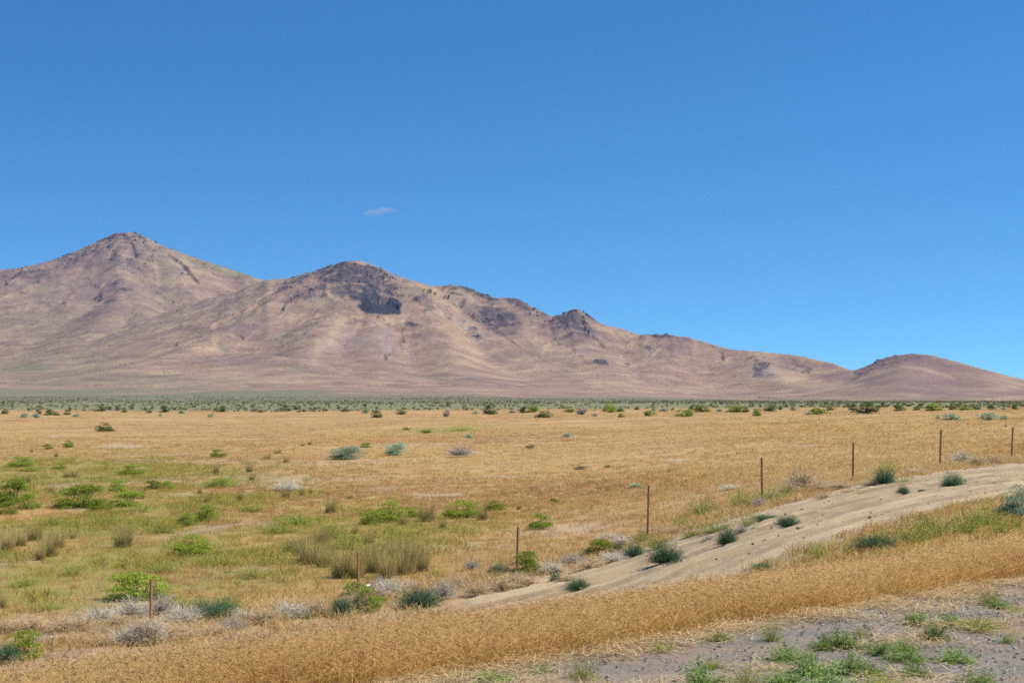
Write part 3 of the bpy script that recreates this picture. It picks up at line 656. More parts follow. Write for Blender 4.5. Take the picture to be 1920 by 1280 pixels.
# ------------------------------------------------------------------ fence posts
def post_mesh():
    H = 1.36; v, f = [], []
    def prism(pts, z0, z1):
        b = len(v); n = len(pts)
        for z in (z0, z1):
            for x, y in pts: v.append((x, y, z))
        for i in range(n): f.append((b + i, b + (i + 1) % n, b + n + (i + 1) % n, b + n + i))
        f.append(tuple(b + i for i in range(n))[::-1]); f.append(tuple(b + n + i for i in range(n)))
    T = [(-.034, -.006), (.034, -.006), (.034, .004), (.006, .006), (.004, .044), (-.004, .044), (-.006, .006), (-.034, .004)]
    prism(T, -.35, H)
    for k in range(20):
        z = .22 + k * .056
        prism([(-.009, -.016), (.009, -.016), (.007, -.005), (-.007, -.005)], z, z + .016)
    me = bpy.data.meshes.new('fence_post'); me.from_pydata(v, [], f); me.update()
    return me
def rust():
    t = NT('rusty_steel'); p = t.new('ShaderNodeTexCoord').outputs['Object']; n = t.noise(p, 12, 5, .7)
    c = t.ramp(n, [(.3, (.27, .135, .062)), (.5, (.45, .245, .125)), (.75, (.58, .36, .20))])
    return t.diffuse(c, rough=.8)
POST = post_mesh(); POST.materials.append(rust())
POSTS = [(281, 1085), (671, 1035), (968, 987), (1214, 909), (1429, 857), (1599, 829), (1762, 805), (1896, 800)]
POST_AT = ['half buried in bleached brush at the near end', 'beside tall bunchgrass and a green weed', 'standing alone above a pale green bush', 'tallest of all, on bare soil above the track bend', 'rising behind yellow-green weeds',
           'left of the dark green bush by the track', 'on a grassy bank beside pale dry brush', 'farthest along the fence line']
for i, (px, top) in enumerate(POSTS):
    Y = 27.5 * (1 + .124 * i); X = (px - CX) / F * Y
    ztop = (HY - top) / F * Y
    gz = float(ground_z(np.array([X]), np.array([Y]))[0])
    o = link('fence_post', POST); o.location = (X, Y, ztop - 1.36)
    o.rotation_euler = (math.radians(prng.uniform(-1.5, 1.5)), math.radians(prng.uniform(-1.2, 1.2) + (1.5 if i in (6, 7) else 0)), -ROAD_H + prng.uniform(-.3, .3))
    tag(o, 'rusty steel fence post ' + POST_AT[i], 'fence post', 'rusty steel fence posts')
    print('post', i, round(Y, 1), 'top', round(ztop, 2), 'ground', round(gz, 2), 'shows', round(ztop - gz, 2))
# ------------------------------------------------------------------ plants one can tell apart
def far_zone(px):
    if px < 330: return 'below the tall pointed mountain'
    if px < 570: return 'below the mountain saddle'
    if px < 820: return 'below the dark cliffed summit'
    if px < 1150: return 'below the pointed knob'
    if px < 1500: return 'below the low ridge end'
    return 'below the rounded hill'
FAR_D = {'farg': 'dark green shrub on the field edge', 'fars': 'pale sage shrub on the field edge', 'fard': 'grey dead shrub on the field edge', 'farb': 'fresh green shrub on the field edge'}
FAR = [  # column, row of its foot, width, height, colour
 (8, 776, 15, 10, 'g'), (45, 783, 24, 8, 's'), (66, 783, 16, 8, 's'), (71, 777, 12, 9, 'g'), (92, 778, 24, 10, 'g'), (106, 779, 12, 7, 'g'), (125, 778, 13, 7, 'g'), (143, 781, 17, 7, 's'), (187, 771, 24, 10, 'g'),
 (206, 768, 8, 6, 'g'), (220, 769, 11, 8, 'g'), (232, 773, 13, 8, 'g'), (246, 767, 10, 8, 'g'), (271, 769, 10, 6, 'g'), (279, 774, 10, 7, 'g'), (300, 780, 11, 5, 's'), (307, 773, 20, 11, 'g'), (340, 775, 13, 6, 's'), (393, 782, 16, 7, 's'),
 (417, 772, 16, 11, 'g'), (480, 770, 15, 8, 'd'), (520, 771, 9, 6, 's'), (536, 771, 19, 11, 'g'), (553, 768, 12, 8, 'g'), (646, 772, 15, 8, 'g'), (686, 775, 17, 8, 's'), (706, 783, 26, 12, 'g'), (752, 777, 21, 10, 'g'),
 (838, 781, 15, 15, 'd'), (892, 776, 14, 6, 's'), (918, 777, 28, 16, 'g'), (962, 774, 16, 7, 'd'), (982, 774, 22, 11, 'g'), (1001, 773, 22, 13, 'b'), (1021, 783, 29, 13, 'g'), (1067, 773, 24, 11, 'b'), (1092, 777, 24, 16, 'd'), (1114, 780, 15, 7, 'd'),
 (1143, 773, 30, 16, 'b'), (1163, 772, 16, 10, 'g'), (1166, 782, 14, 8, 'b'), (1195, 768, 10, 7, 'g'), (1220, 780, 26, 12, 'b'), (1226, 770, 16, 8, 's'), (1247, 771, 15, 7, 's'), (1283, 781, 36, 14, 'b'), (1298, 768, 12, 9, 'g'), (1320, 772, 33, 14, 'b'),
 (1350, 772, 14, 7, 's'), (1378, 773, 40, 13, 'b'), (1399, 773, 16, 9, 'g'), (1422, 780, 20, 15, 'b'), (1447, 771, 27, 13, 'g'), (1464, 768, 10, 8, 'g'), (1490, 769, 16, 7, 's'), (1540, 777, 40, 14, 'b'), (1516, 777, 14, 6, 'd'), (1558, 769, 18, 9, 'g'),
 (1602, 769, 22, 9, 'g'), (1630, 775, 46, 20, 'g'), (1690, 770, 26, 10, 'g'), (1720, 769, 14, 7, 'g'), (1756, 770, 34, 15, 'b'), (1786, 768, 14, 7, 'g'), (1812, 769, 30, 10, 'b'), (1838, 768, 14, 6, 's'), (1862, 767, 20, 8, 'g'), (1905, 767, 16, 9, 'g'), (1884, 768, 12, 6, 's'),
 (1760, 785, 14, 7, 's'), (1790, 788, 42, 14, 's'), (1855, 788, 36, 15, 's'), (1884, 787, 19, 8, 's')]
for px, py, w, h, c in FAR:
    k = 'far' + c
    plant('desert_shrub', k, px, py, w, h, FAR_D[k], 'shrub', 'shrubs along the far edge of the field', zone=far_zone(px))
# shrubs standing alone in the dry field
for args in [
 ('sagebrush', 'olive', 195, 809, 34, 18, 'round dark green bush alone in the dry field below the tall mountain'),
 ('green_bush', 'green', 125, 839, 21, 13, 'small dark dome-shaped green bush in the dry field'),
 ('green_bush', 'green', 87, 842, 21, 9, 'low yellowish green bush beside the small dark dome-shaped bush'),
 ('green_bush', 'green', 407, 857, 31, 16, 'compact green bush alone on the tan field, above the hollow'),
 ('sagebrush', 'sage', 646, 862, 84, 27, 'wide pale blue-green sagebrush sloping down to one side'),
 ('sagebrush', 'sage', 741, 854, 57, 26, 'pale blue-green sagebrush next to the grey half-bare one'),
 ('sagebrush', 'dryg', 863, 856, 46, 25, 'grey half-bare sagebrush in the middle of the field'),
 ('sagebrush', 'fars', 878, 820, 20, 7, 'tiny pale sagebrush behind the grey half-bare one'),
 ('sagebrush', 'fars', 1065, 819, 22, 7, 'tiny pale sagebrush on the open field below the pointed knob'),
 ('green_bush', 'green', 686, 839, 24, 9, 'low bright bush behind the two pale sagebrushes'),
 ('green_bush', 'farb', 797, 812, 26, 8, 'bright green patch of bush in the shallow green dip'),
 ('green_bush', 'farb', 762, 806, 14, 5, 'smaller bright bush in the shallow green dip'),
 ('green_bush', 'yellow', 862, 808, 40, 10, 'loose yellow-green bush at the end of the shallow dip'),
 ('sagebrush', 'fars', 1195, 914, 36, 9, 'flat pale sagebrush just behind the tallest fence post'),
 ('sagebrush', 'fard', 1887, 801, 10, 6, 'small dark bush dot behind the farthest fence post'),
 ('sagebrush', 'dryw', 540, 920, 60, 22, 'bleached grey sagebrush skeleton in the grassy hollow'),
 ('green_bush', 'green', 1016, 993, 42, 31, 'round bright green bush casting a shadow behind the lone post'),
 ('green_bush', 'farb', 1040, 942, 18, 10, 'faint small green bush behind the round bright one'),
 ('green_bush', 'olive', 1088, 880, 26, 8, 'low olive bush in the middle of the open field'),
 ('green_bush', 'olive', 1140, 876, 18, 6, 'smallest low olive bush in the open field'),
 ('green_bush', 'olive', 995, 840, 22, 8, 'faint olive bush on the open field beyond the grey sagebrush')]:
    plant(*args, cat='shrub', group='shrubs scattered over the dry field')
for px, py, w, h, d in [
 (728, 979, 66, 36, 'large bright green bush with a dark notched crown'), (697, 983, 46, 24, 'bright bush joined to the near flank of the large notched bush'), (772, 970, 46, 18, 'low bright bush trailing off the large notched bush'),
 (868, 972, 66, 34, 'pale bright green bush mixed with bunchgrass'), (930, 957, 44, 18, 'flat-topped bright green bush, last in its row'),
 (250, 1126, 108, 46, 'wide bright green bush around the first fence post'), (352, 1042, 76, 36, 'low domed bright green bush with a yellow skirt'), (385, 978, 44, 28, 'bright bush with a dark flank in the hollow'),
 (350, 986, 44, 22, 'paler bush touching the bright bush in the hollow'), (142, 953, 100, 40, 'widest bright green bush of the upper hollow'), (186, 957, 42, 24, 'dark-based bush joined to the widest bush'), (232, 950, 70, 26, 'ragged pale bush trailing off the widest bush'),
 (18, 946, 66, 46, 'tall bright green bush cut by the picture edge'), (48, 955, 40, 28, 'light green bush in front of the edge bush'), (10, 965, 34, 24, 'yellowish bush in front of the edge bush'), (217, 924, 34, 22, 'dark little bush behind the widest bush'), (286, 918, 34, 17, 'left half of the twin green bushes'),
 (314, 917, 26, 15, 'darker half of the twin green bushes'), (410, 914, 48, 17, 'low spreading bright bush on the pinkish soil'), (245, 890, 48, 20, 'yellow-green mounded bush at the top of the hollow'), (35, 876, 46, 22, 'soft green bush at the top corner of the hollow'),
 (50, 884, 30, 10, 'flat dark bush below the soft corner bush'), (110, 880, 26, 14, 'small pale bush at the top of the hollow')]:
    plant('green_bush', 'green', px, py, w, h, d, 'shrub', 'bright green bushes in the hollow')
def post_zone(px):
    xs = [281, 671, 968, 1214, 1429, 1599, 1762, 1896]; nm = ['first', 'second', 'third', 'fourth', 'fifth', 'sixth', 'seventh', 'eighth']
    if px < xs[0]: return 'before the first post'
    for i in range(7):
        if px < xs[i + 1]: return 'between %s and %s posts' % (nm[i], nm[i + 1])
    return 'past the last post'
for px, py, w, h in [(228, 1027, 46, 58), (62, 1014, 38, 48), (88, 1044, 42, 52), (12, 1034, 36, 54), (135, 1010, 12, 18), (580, 1058, 56, 62), (540, 1035, 28, 32), (640, 1084, 52, 70), (752, 1078, 72, 72), (702, 1074, 48, 62), (775, 1062, 46, 66),
 (566, 930, 15, 26), (535, 934, 24, 26), (582, 926, 9, 16), (450, 938, 15, 24), (388, 942, 15, 22), (374, 925, 12, 16), (467, 885, 17, 26), (405, 888, 15, 26), (536, 867, 14, 17), (472, 900, 14, 16), (620, 962, 30, 42), (800, 978, 40, 44), (845, 968, 30, 30), (905, 975, 26, 34),
 (973, 955, 11, 18), (830, 990, 20, 26), (105, 856, 9, 13), (59, 847, 7, 9), (25, 912, 20, 20), (580, 834, 9, 10), (567, 836, 10, 8), (50, 905, 16, 22), (95, 925, 16, 24), (130, 895, 44, 20), (160, 940, 14, 20), (262, 935, 20, 26), (520, 850, 16, 10), (690, 1020, 26, 34), (664, 1000, 20, 24), (5, 1140, 20, 44), (75, 1050, 24, 40),
 (330, 1030, 14, 22), (655, 935, 16, 14), (500, 860, 20, 12), (755, 985, 22, 30), (600, 1020, 40, 46), (560, 1042, 34, 40), (606, 1064, 40, 50), (668, 1084, 38, 56), (690, 1062, 36, 52), (726, 1084, 44, 60), (736, 1050, 40, 50), (792, 1072, 34, 52), (108, 1028, 28, 40), (36, 1024, 30, 44)]:
    plant('bunchgrass_clump', 'rye', px, py, w, h, 'tall tan-green bunchgrass clump', 'grass clump', 'bunchgrass clumps beyond the fence', zone=post_zone(px))
for px, py, w, h, d in [
 (390, 1167, 106, 46, 'broad dark green tumbleweed plant beside bleached brush'), (785, 1141, 78, 42, 'dense dark green tumbleweed plant at the track edge, below bunchgrass'), (1085, 1107, 46, 26, 'small blue-green tumbleweed plant where the track meets the golden verge'), (1250, 1059, 64, 42, 'large dark green tumbleweed plant on the sandy bank'),
 (1190, 1045, 38, 30, 'dark tumbleweed plant behind the large one on the bank'), (1365, 1023, 40, 38, 'upright blue-green tumbleweed plant at the track edge'), (1480, 986, 44, 22, 'spiky low dark plant alone on the sandy track edge'), (1662, 909, 46, 34, 'ball-shaped dark green plant beside the sixth post'),
 (1695, 927, 26, 20, 'smaller green plant in front of the ball-shaped one'), (1790, 912, 46, 28, 'neat dark green ball growing on the open track'), (1730, 921, 18, 6, 'tiny green sprig flat on the track sand'), (1418, 992, 20, 6, 'tiny flat sprig beside the upright blue-green plant'), (1652, 1030, 96, 30, 'long low grey-green plant along the golden grass'),
 (1432, 1068, 44, 16, 'low grey-green sprawl at the edge of the golden grass'), (10, 1246, 46, 46, 'blue-green plant cut by the corner of the picture'), (640, 1158, 44, 44, 'grey-green plant with a paler neighbour at the golden grass'), (1045, 1092, 30, 24, 'grey-green plant in the tan brush near the track'), (935, 1082, 46, 30, 'grey-green plant in front of the third post'),
 (1440, 975, 60, 12, 'flat green mat at the upper track edge'), (1160, 1036, 30, 24, 'green plant amid white brush near the fourth post')]:
    plant('tumbleweed_plant', 'thistle', px, py, w, h, d, 'weed', 'green tumbleweed plants along the track')
for px, py, w, h, d in [
 (985, 1080, 66, 42, 'rounded soft green bush hiding the foot of the third post'), (1125, 1042, 62, 28, 'low green bush between third and fourth posts'), (690, 1150, 56, 46, 'leafy green bush holding a scrap of white litter'), (660, 1140, 50, 44, 'paler leafy bush beside the littered bush'),
 (40, 1240, 66, 52, 'yellow-green bush near the corner of the picture')]:
    plant('green_bush', 'green', px, py, w, h, d, 'shrub', 'green bushes along the fence')
plant('sagebrush', 'sage', 1922, 972, 92, 62, 'big blue-green sagebrush with dark bare base at the picture edge', 'shrub', 'shrubs between track and golden grass')
for px, py, w, h in [(425, 1150, 64, 50), (1392, 950, 48, 40), (1440, 946, 66, 34), (1320, 968, 54, 42), (1345, 1000, 56, 36), (1402, 990, 30, 34), (1285, 990, 40, 26), (1236, 1030, 46, 30), (1205, 1015, 30, 26), (1675, 890, 56, 30), (1300, 1008, 36, 20), (1700, 905, 26, 14), (1545, 1042, 56, 24), (1600, 1035, 40, 20), (1715, 1018, 60, 40),
 (1762, 1005, 70, 44), (1815, 1000, 64, 46), (1858, 985, 66, 48), (1880, 1000, 50, 30), (1740, 990, 40, 30), (1905, 990, 40, 26), (1660, 1015, 34, 22), (575, 1160, 30, 26), (300, 1075, 60, 26), (520, 1000, 60, 30), (470, 960, 50, 22), (300, 1000, 60, 24), (130, 1080, 50, 24), (560, 985, 70, 30), (620, 1010, 50, 30), (90, 985, 60, 22), (190, 985, 60, 24), (230, 1090, 40, 26), (40, 1100, 60, 26),
 (340, 1140, 60, 22), (80, 1145, 60, 22), (480, 1085, 60, 22), (410, 1060, 60, 24), (820, 1080, 50, 14), (1110, 905, 30, 8), (1480, 935, 40, 24), (260, 960, 50, 20), (690, 1052, 44, 40), (650, 1030, 50, 34)]:
    plant('yellow_weed', 'yellow', px, py, w, h, 'loose yellow-green weed', 'weed', 'yellow-green weeds', zone=(post_zone(px) + ('' if py > 1055 or px > 1190 else ', back in the hollow')))
DRY_D = {'dryw': 'bleached white dry tumbleweed', 'dryt': 'tan dry tumbleweed', 'dryg': 'grey dry tumbleweed'}
for px, py, w, h, c in [(190, 1166, 64, 40, 'w'), (250, 1156, 66, 44, 'w'), (305, 1150, 64, 42, 'g'), (345, 1170, 70, 44, 'w'), (120, 1184, 64, 36, 't'), (60, 1180, 72, 36, 't'), (195, 1192, 50, 24, 'g'), (280, 1188, 72, 36, 't'), (330, 1190, 50, 30, 't'), (10, 1185, 50, 30, 't'), (225, 1178, 50, 34, 't'), (160, 1180, 54, 34, 't'),
 (435, 1178, 56, 26, 'g'), (500, 1166, 60, 34, 't'), (550, 1158, 60, 38, 'w'), (598, 1152, 54, 36, 't'), (455, 1165, 50, 30, 'w'), (735, 1116, 64, 38, 'w'), (712, 1106, 36, 30, 'g'), (832, 1122, 48, 40, 'g'), (770, 1108, 50, 26, 't'), (892, 1116, 54, 34, 't'), (942, 1104, 54, 30, 't'), (860, 1100, 50, 28, 't'), (990, 1098, 50, 26, 't'), (884, 1068, 26, 24, 'g'), (1035, 1072, 50, 26, 'w'),
 (1075, 1058, 50, 26, 'g'), (1110, 1066, 54, 26, 't'), (1150, 1052, 50, 24, 'w'), (1060, 1090, 40, 22, 't'), (1170, 1020, 46, 22, 'w'), (1140, 1010, 40, 16, 'w'), (1500, 918, 48, 48, 't'), (1480, 925, 44, 30, 't'), (1535, 918, 40, 22, 't'), (1802, 868, 36, 26, 'w'), (1830, 872, 38, 22, 't'), (1860, 868, 44, 20, 't'), (1895, 866, 40, 16, 't'), (1455, 938, 40, 20, 'g'), (1425, 950, 34, 22, 'g'),
 (1265, 998, 40, 16, 't'), (1302, 1004, 44, 16, 't'), (1575, 915, 60, 18, 't'), (1630, 912, 44, 18, 't'), (1545, 935, 40, 16, 't'), (1600, 925, 50, 14, 't'), (1390, 1000, 30, 20, 'g'), (1330, 1012, 30, 14, 'g'), (1235, 1000, 50, 20, 't'), (1370, 918, 40, 14, 'w'), (1720, 888, 50, 14, 't'), (268, 1204, 60, 44, 't'), (305, 1200, 64, 44, 't'), (240, 1206, 60, 34, 'w'), (345, 1196, 60, 34, 't'), (400, 1186, 60, 24, 't'), (655, 1146, 40, 34, 'w'), (190, 1206, 60, 24, 't'), (130, 1204, 60, 26, 't'), (70, 1206, 60, 26, 'g'), (968, 1088, 40, 22, 't'), (278, 1207, 50, 56, 't'), (290, 1205, 54, 54, 'w'), (262, 1206, 54, 50, 'w'), (672, 1148, 44, 50, 't')]:
    plant('dry_tumbleweed', 'dry' + c, px, py, w, h, DRY_D['dry' + c], 'tumbleweed', 'dry tumbleweeds caught along the fence', zone=post_zone(px))
for px, py, w, h in [(1840, 1180, 76, 34), (1725, 1166, 40, 30), (1782, 1168, 36, 30), (1480, 1238, 56, 40), (1585, 1214, 60, 46), (1548, 1216, 46, 34), (1350, 1198, 40, 20), (1095, 1270, 50, 40), (1010, 1257, 36, 16), (1318, 1290, 64, 66), (1722, 1264, 48, 32), (1800, 1238, 54, 30), (1892, 1202, 22, 22), (1600, 1258, 56, 48), (1650, 1226, 44, 34), (1700, 1216, 40, 24), (1705, 1236, 60, 26), (1240, 1215, 40, 18),
 (1400, 1290, 70, 50), (1560, 1296, 90, 56), (1878, 1138, 36, 24), (1855, 1130, 36, 30), (1840, 1282, 56, 30), (1450, 1200, 36, 44), (1660, 1290, 70, 40), (1760, 1196, 40, 40), (1530, 1262, 60, 50), (1470, 1282, 60, 40), (1640, 1262, 40, 30), (1905, 1145, 24, 16), (930, 1276, 60, 24), (1340, 1250, 40, 20), (1620, 1190, 30, 20)]:
    plant('roadside_weed', 'weed' if (px * 7 + py) % 5 else 'yellow', px, py, w, h, 'green roadside weed on the gravel shoulder', 'weed', 'weeds on the gravel shoulder', tmin=T_ROAD,
          zone='by the golden grass' if py < 1205 else ('halfway down' if py < 1245 else 'near the asphalt'))
flush_plants()

# ------------------------------------------------------------------ litter and a broken dry stalk
def paper():
    t = NT('white_plastic'); return t.diffuse((.78, .78, .76), rough=.5)
M_PAPER = paper()
for px, py, w, lab in ((98, 1196, 14, 'white litter scrap lying before the dry tumbleweeds'), (690, 1112, 18, 'white litter scrap caught in the leafy green bush')):
    X, Y, Z = hit(px, py + (0 if px < 200 else 20)); k = .5 * w * Y / F
    r = np.random.default_rng(int(px)); n = 7
    u, v_ = np.meshgrid(np.linspace(-.5, .5, n), np.linspace(-.35, .35, n), indexing='ij')
    z = fbm(u * 3, v_ * 3, 2, int(px)) * .18 + .12
    me = mesh_np('litter_scrap', np.stack([u * k, v_ * k * .8, z * k], -1).reshape(-1, 3), grid_faces(n, n), [M_PAPER], True)
    o = link('litter_scrap', me); o.location = (X, Y, Z + (.03 if px < 200 else .40)); o.rotation_euler = (.5, .1, .4)
    md = o.modifiers.new('thickness', 'SOLIDIFY'); md.thickness = .004
    tag(o, lab, 'litter', 'scraps of white litter')
M_STRAWSTEM = leaf_mat('straw_stem', (.50, .42, .20), (.58, .50, .27), (.64, .56, .33), 0, 0)
for (x0, y0), (x1, y1), lift, lab in (((130, 1158), (178, 1144), .25, 'long pale dry stalk leaning over the green grass near the corner'), ((132, 1162), (155, 1159), .05, 'short pale dry stalk lying beside the leaning one')):
    a = np.array(hit(x0, y0)); b = np.array([(x1 - CX) / F * a[1], a[1] + .1, (HY - y1) / F * a[1]])
    d = norm((b - a)[None])[0]; sd = norm(np.cross(d, [0, 1, .2])[None])[0]; up = np.cross(sd, d)
    ring = [(math.cos(q), math.sin(q)) for q in np.linspace(0, 2 * math.pi, 6)[:-1]]
    vs, fs = [], []
    for j, q in enumerate(np.linspace(0, 1, 5)):
        c = a + (b - a) * q + np.array([0, 0, .03 * math.sin(q * 3.1)]); rr = .013 * (1 - .5 * q)
        vs += [tuple(c + (sd * cx + up * cy) * rr) for cx, cy in ring]
    for j in range(4):
        for i in range(5): fs.append((j * 5 + i, j * 5 + (i + 1) % 5, (j + 1) * 5 + (i + 1) % 5, (j + 1) * 5 + i))
    o = link('dry_stalk', mesh_np('dry_stalk', np.array(vs), fs, [M_STRAWSTEM], True)); tag(o, lab, 'stalk', 'broken dry stalks')
# ------------------------------------------------------------------ uncountable stuff: grasses, straw, gravel, far sage, talus
def proto_coll(name, meshes):
    c = bpy.data.collections.new(name)
    for i, me in enumerate(meshes):
        o = bpy.data.objects.new('%s_%02d' % (name, i), me); c.objects.link(o)
    return c
def scatter(name, pts, sc, rz, tint, coll, nproto, label, tilt=None, aniso=None):
    n = len(pts)
    me = mesh_np(name, pts, np.zeros((0, 3)), (), False, {'sc': sc, 'rz': rz, 'tint': tint, 'hs': aniso if aniso is not None else np.ones(n)})
    at = me.attributes.new('pick', 'INT', 'POINT'); at.data.foreach_set('value', rng.integers(0, nproto, n).astype(np.int32))
    o = link(name, me); tag(o, label, kind='stuff')
    ng = bpy.data.node_groups.new(name, 'GeometryNodeTree')
    ng.interface.new_socket('Geometry', in_out='INPUT', socket_type='NodeSocketGeometry'); ng.interface.new_socket('Geometry', in_out='OUTPUT', socket_type='NodeSocketGeometry')
    N, L = ng.nodes, ng.links
    gi, go = N.new('NodeGroupInput'), N.new('NodeGroupOutput')
    iop = N.new('GeometryNodeInstanceOnPoints'); ci = N.new('GeometryNodeCollectionInfo'); ci.inputs['Collection'].default_value = coll
    ci.inputs['Separate Children'].default_value = True; ci.inputs['Reset Children'].default_value = True
    iop.inputs['Pick Instance'].default_value = True
    def na(nm, ty):
        a = N.new('GeometryNodeInputNamedAttribute'); a.data_type = ty; a.inputs['Name'].default_value = nm; return a.outputs['Attribute']
    cr = N.new('ShaderNodeCombineXYZ'); L.new(na('rz', 'FLOAT'), cr.inputs['Z'])
    cs = N.new('ShaderNodeCombineXYZ'); s_ = na('sc', 'FLOAT'); hs = na('hs', 'FLOAT')
    mu = N.new('ShaderNodeMath'); mu.operation = 'MULTIPLY'; L.new(s_, mu.inputs[0]); L.new(hs, mu.inputs[1])
    L.new(s_, cs.inputs['X']); L.new(s_, cs.inputs['Y']); L.new(mu.outputs[0], cs.inputs['Z'])
    L.new(gi.outputs[0], iop.inputs['Points']); L.new(ci.outputs[0], iop.inputs['Instance']); L.new(na('pick', 'INT'), iop.inputs['Instance Index'])
    L.new(cr.outputs[0], iop.inputs['Rotation']); L.new(cs.outputs[0], iop.inputs['Scale'])
    L.new(iop.outputs[0], go.inputs[0])
    md = o.modifiers.new('scatter', 'NODES'); md.node_group = ng
    return o
def tuft(r, nb, rad, h, w, lean=.35, mat=None, k=4, head=False):
    th = r.uniform(0, 2 * np.pi, nb); q = np.sqrt(r.uniform(0, 1, nb)) * rad
    b = np.stack([q * np.cos(r.uniform(0, 6.28, nb)), q * np.sin(r.uniform(0, 6.28, nb)), np.full(nb, -.03)], -1)
    L = h * r.uniform(.55, 1.1, nb); le = r.uniform(.05, lean, nb); u = np.linspace(0, 1, k)
    d = np.stack([np.cos(th), np.sin(th)], -1)
    P = np.zeros((nb, k, 3)); P[:] = b[:, None]
    P[:, :, :2] += d[:, None] * (L * le)[:, None, None] * (u ** 1.8)[None, :, None] * 1.6
    P[:, :, 2] += L[:, None] * u[None] * (1 - .25 * le[:, None] * u[None])
    v, f = ribbon(P, np.full(nb, w) * r.uniform(.7, 1.3, nb), r)
    hh = np.repeat(np.tile(u, nb), 2)
    if head:                                               # nodding seed heads
        c = P[:, -1]; n2 = 3; c = np.repeat(c, n2, 0) + r.normal(size=(nb * n2, 3)) * np.array([.02, .02, .025])
        ax = norm(np.repeat(np.concatenate([d, np.full((nb, 1), -.2)], 1), n2, 0) + r.normal(size=(nb * n2, 3)) * .4)
        v2, f2 = quads(c, ax, norm(np.cross(ax, r.normal(size=c.shape))), r.uniform(.02, .045, len(c)), r.uniform(.003, .006, len(c)))
        f = np.concatenate([f, f2 + len(v)]); v = np.concatenate([v, v2]); hh = np.concatenate([hh, np.full(len(v2), 1.2)])
    return mesh_np('tuft', v, f, [mat], False, {'h': hh})
def grass_mat(name, stops, head=None, trans=.35):
    t = NT(name)
    c = t.ramp(t.attr('tint', 'INSTANCER'), stops)
    hv = t.new('ShaderNodeHueSaturation'); t.l.new(c, hv.inputs['Color']); t.l.new(t.mrange(t.island(), 0, 1, .72, 1.25), hv.inputs['Value'])
    c = hv.outputs[0]
    if head: c = t.mix(t.mrange(t.attr('h'), .7, 1.1, 0, .45), c, head)
    return t.leaf(c, trans, .8)
M_FIELD = grass_mat('field_grass', [(0, (.48, .27, .11)), (.3, (.68, .41, .14)), (.55, (.76, .55, .26)), (.75, (.53, .43, .10)), (1, (.30, .315, .05))])
M_GOLD = grass_mat('golden_grass', [(0, (.60, .33, .095)), (.5, (.76, .46, .15)), (1, (.80, .57, .24))], head=(.64, .42, .22), trans=.48)
M_STRAW = grass_mat('straw', [(0, (.50, .33, .14)), (.5, (.66, .49, .25)), (1, (.74, .60, .36))], trans=.2)
r5 = np.random.default_rng(55)
C_NEAR = proto_coll('grass_near', [tuft(r5, 24, .22, .18, .008, .7, M_FIELD) for _ in range(6)])
C_MID = proto_coll('grass_mid', [tuft(r5, 16, .5, .17, .022, .7, M_FIELD, 3) for _ in range(6)])
C_FAR = proto_coll('grass_far', [tuft(r5, 14, 1.3, .18, .06, .7, M_FIELD, 3) for _ in range(5)])
C_GOLD = proto_coll('grass_gold', [tuft(r5, 84, .24, .34, .0036, .8, M_GOLD, 4, True) for _ in range(6)])
def polar_pts(n, y0, y1, amax=.47, pw=1.0):
    Y = (r5.uniform(0, 1, n) * (y1 ** (pw + 1) - y0 ** (pw + 1)) + y0 ** (pw + 1)) ** (1 / (pw + 1))
    return r5.uniform(-amax, amax, n) * Y, Y
def field_tint(X, Y, px, py):
    g = np.maximum.reduce([ell(px, py, 150, 930, 430, 80, 0, .6), ell(px, py, 420, 1045, 480, 80, -5, .6), ell(px, py, 810, 806, 120, 9, -4, .7), ell(px, py, 120, 1090, 300, 70, 0, .7), ell(px, py, 260, 872, 220, 18, 0, .6) * .9])
    g = np.clip(g * (.6 + fbm(X / 3.2, Y / 5, 3, 300) * 1.9), 0, 1)
    straw = .29 + fbm(X / 14, Y / 30, 4, 310) * .5 + r5.normal(size=len(X)) * .09
    return np.clip(np.where(r5.uniform(0, 1, len(X)) < g * .95, .74 + .26 * r5.uniform(0, 1, len(X)) ** 1.3, np.clip(straw, 0, .62)), 0, 1)
def field_pts(n, y0, y1, tmin, pw=1.0):
    X, Y = polar_pts(n, y0, y1, pw=pw); s, t = st(X, Y)
    Z = ground_z(X, Y); px, py = proj(X, Y, Z)
    bare = ell(px, py, 200, 1000, 420, 120, 0, .6) * np.clip(.0 + fbm(X / 2.4, Y / 4, 3, 320) * 1.6, 0, .8)
    for e in ((230, 836, 40, 4), (100, 818, 10, 2), (560, 900, 60, 4), (820, 928, 50, 4), (340, 928, 40, 4), (1080, 990, 90, 9), (1270, 862, 18, 3)):
        bare = np.maximum(bare, .8 * ell(px, py, *e))
    lim = 769.5 - 5.5 * sstep(px, 300, 1800)
    fade = sstep(Y, y0 * .98, y0 * 1.3 + 1) * (1 - sstep(Y, y1 * .72, y1)) if y0 > 30 else 1 - sstep(Y, y1 * .6, y1)
    ok = (r5.uniform(0, 1, n) < fade) & (t > tmin + fbm(X / 2, Y / 2, 3, 330) * .9) & (r5.uniform(0, 1, n) > bare) & (py > lim - 1.5)
    return X[ok], Y[ok], Z[ok], px[ok], py[ok]
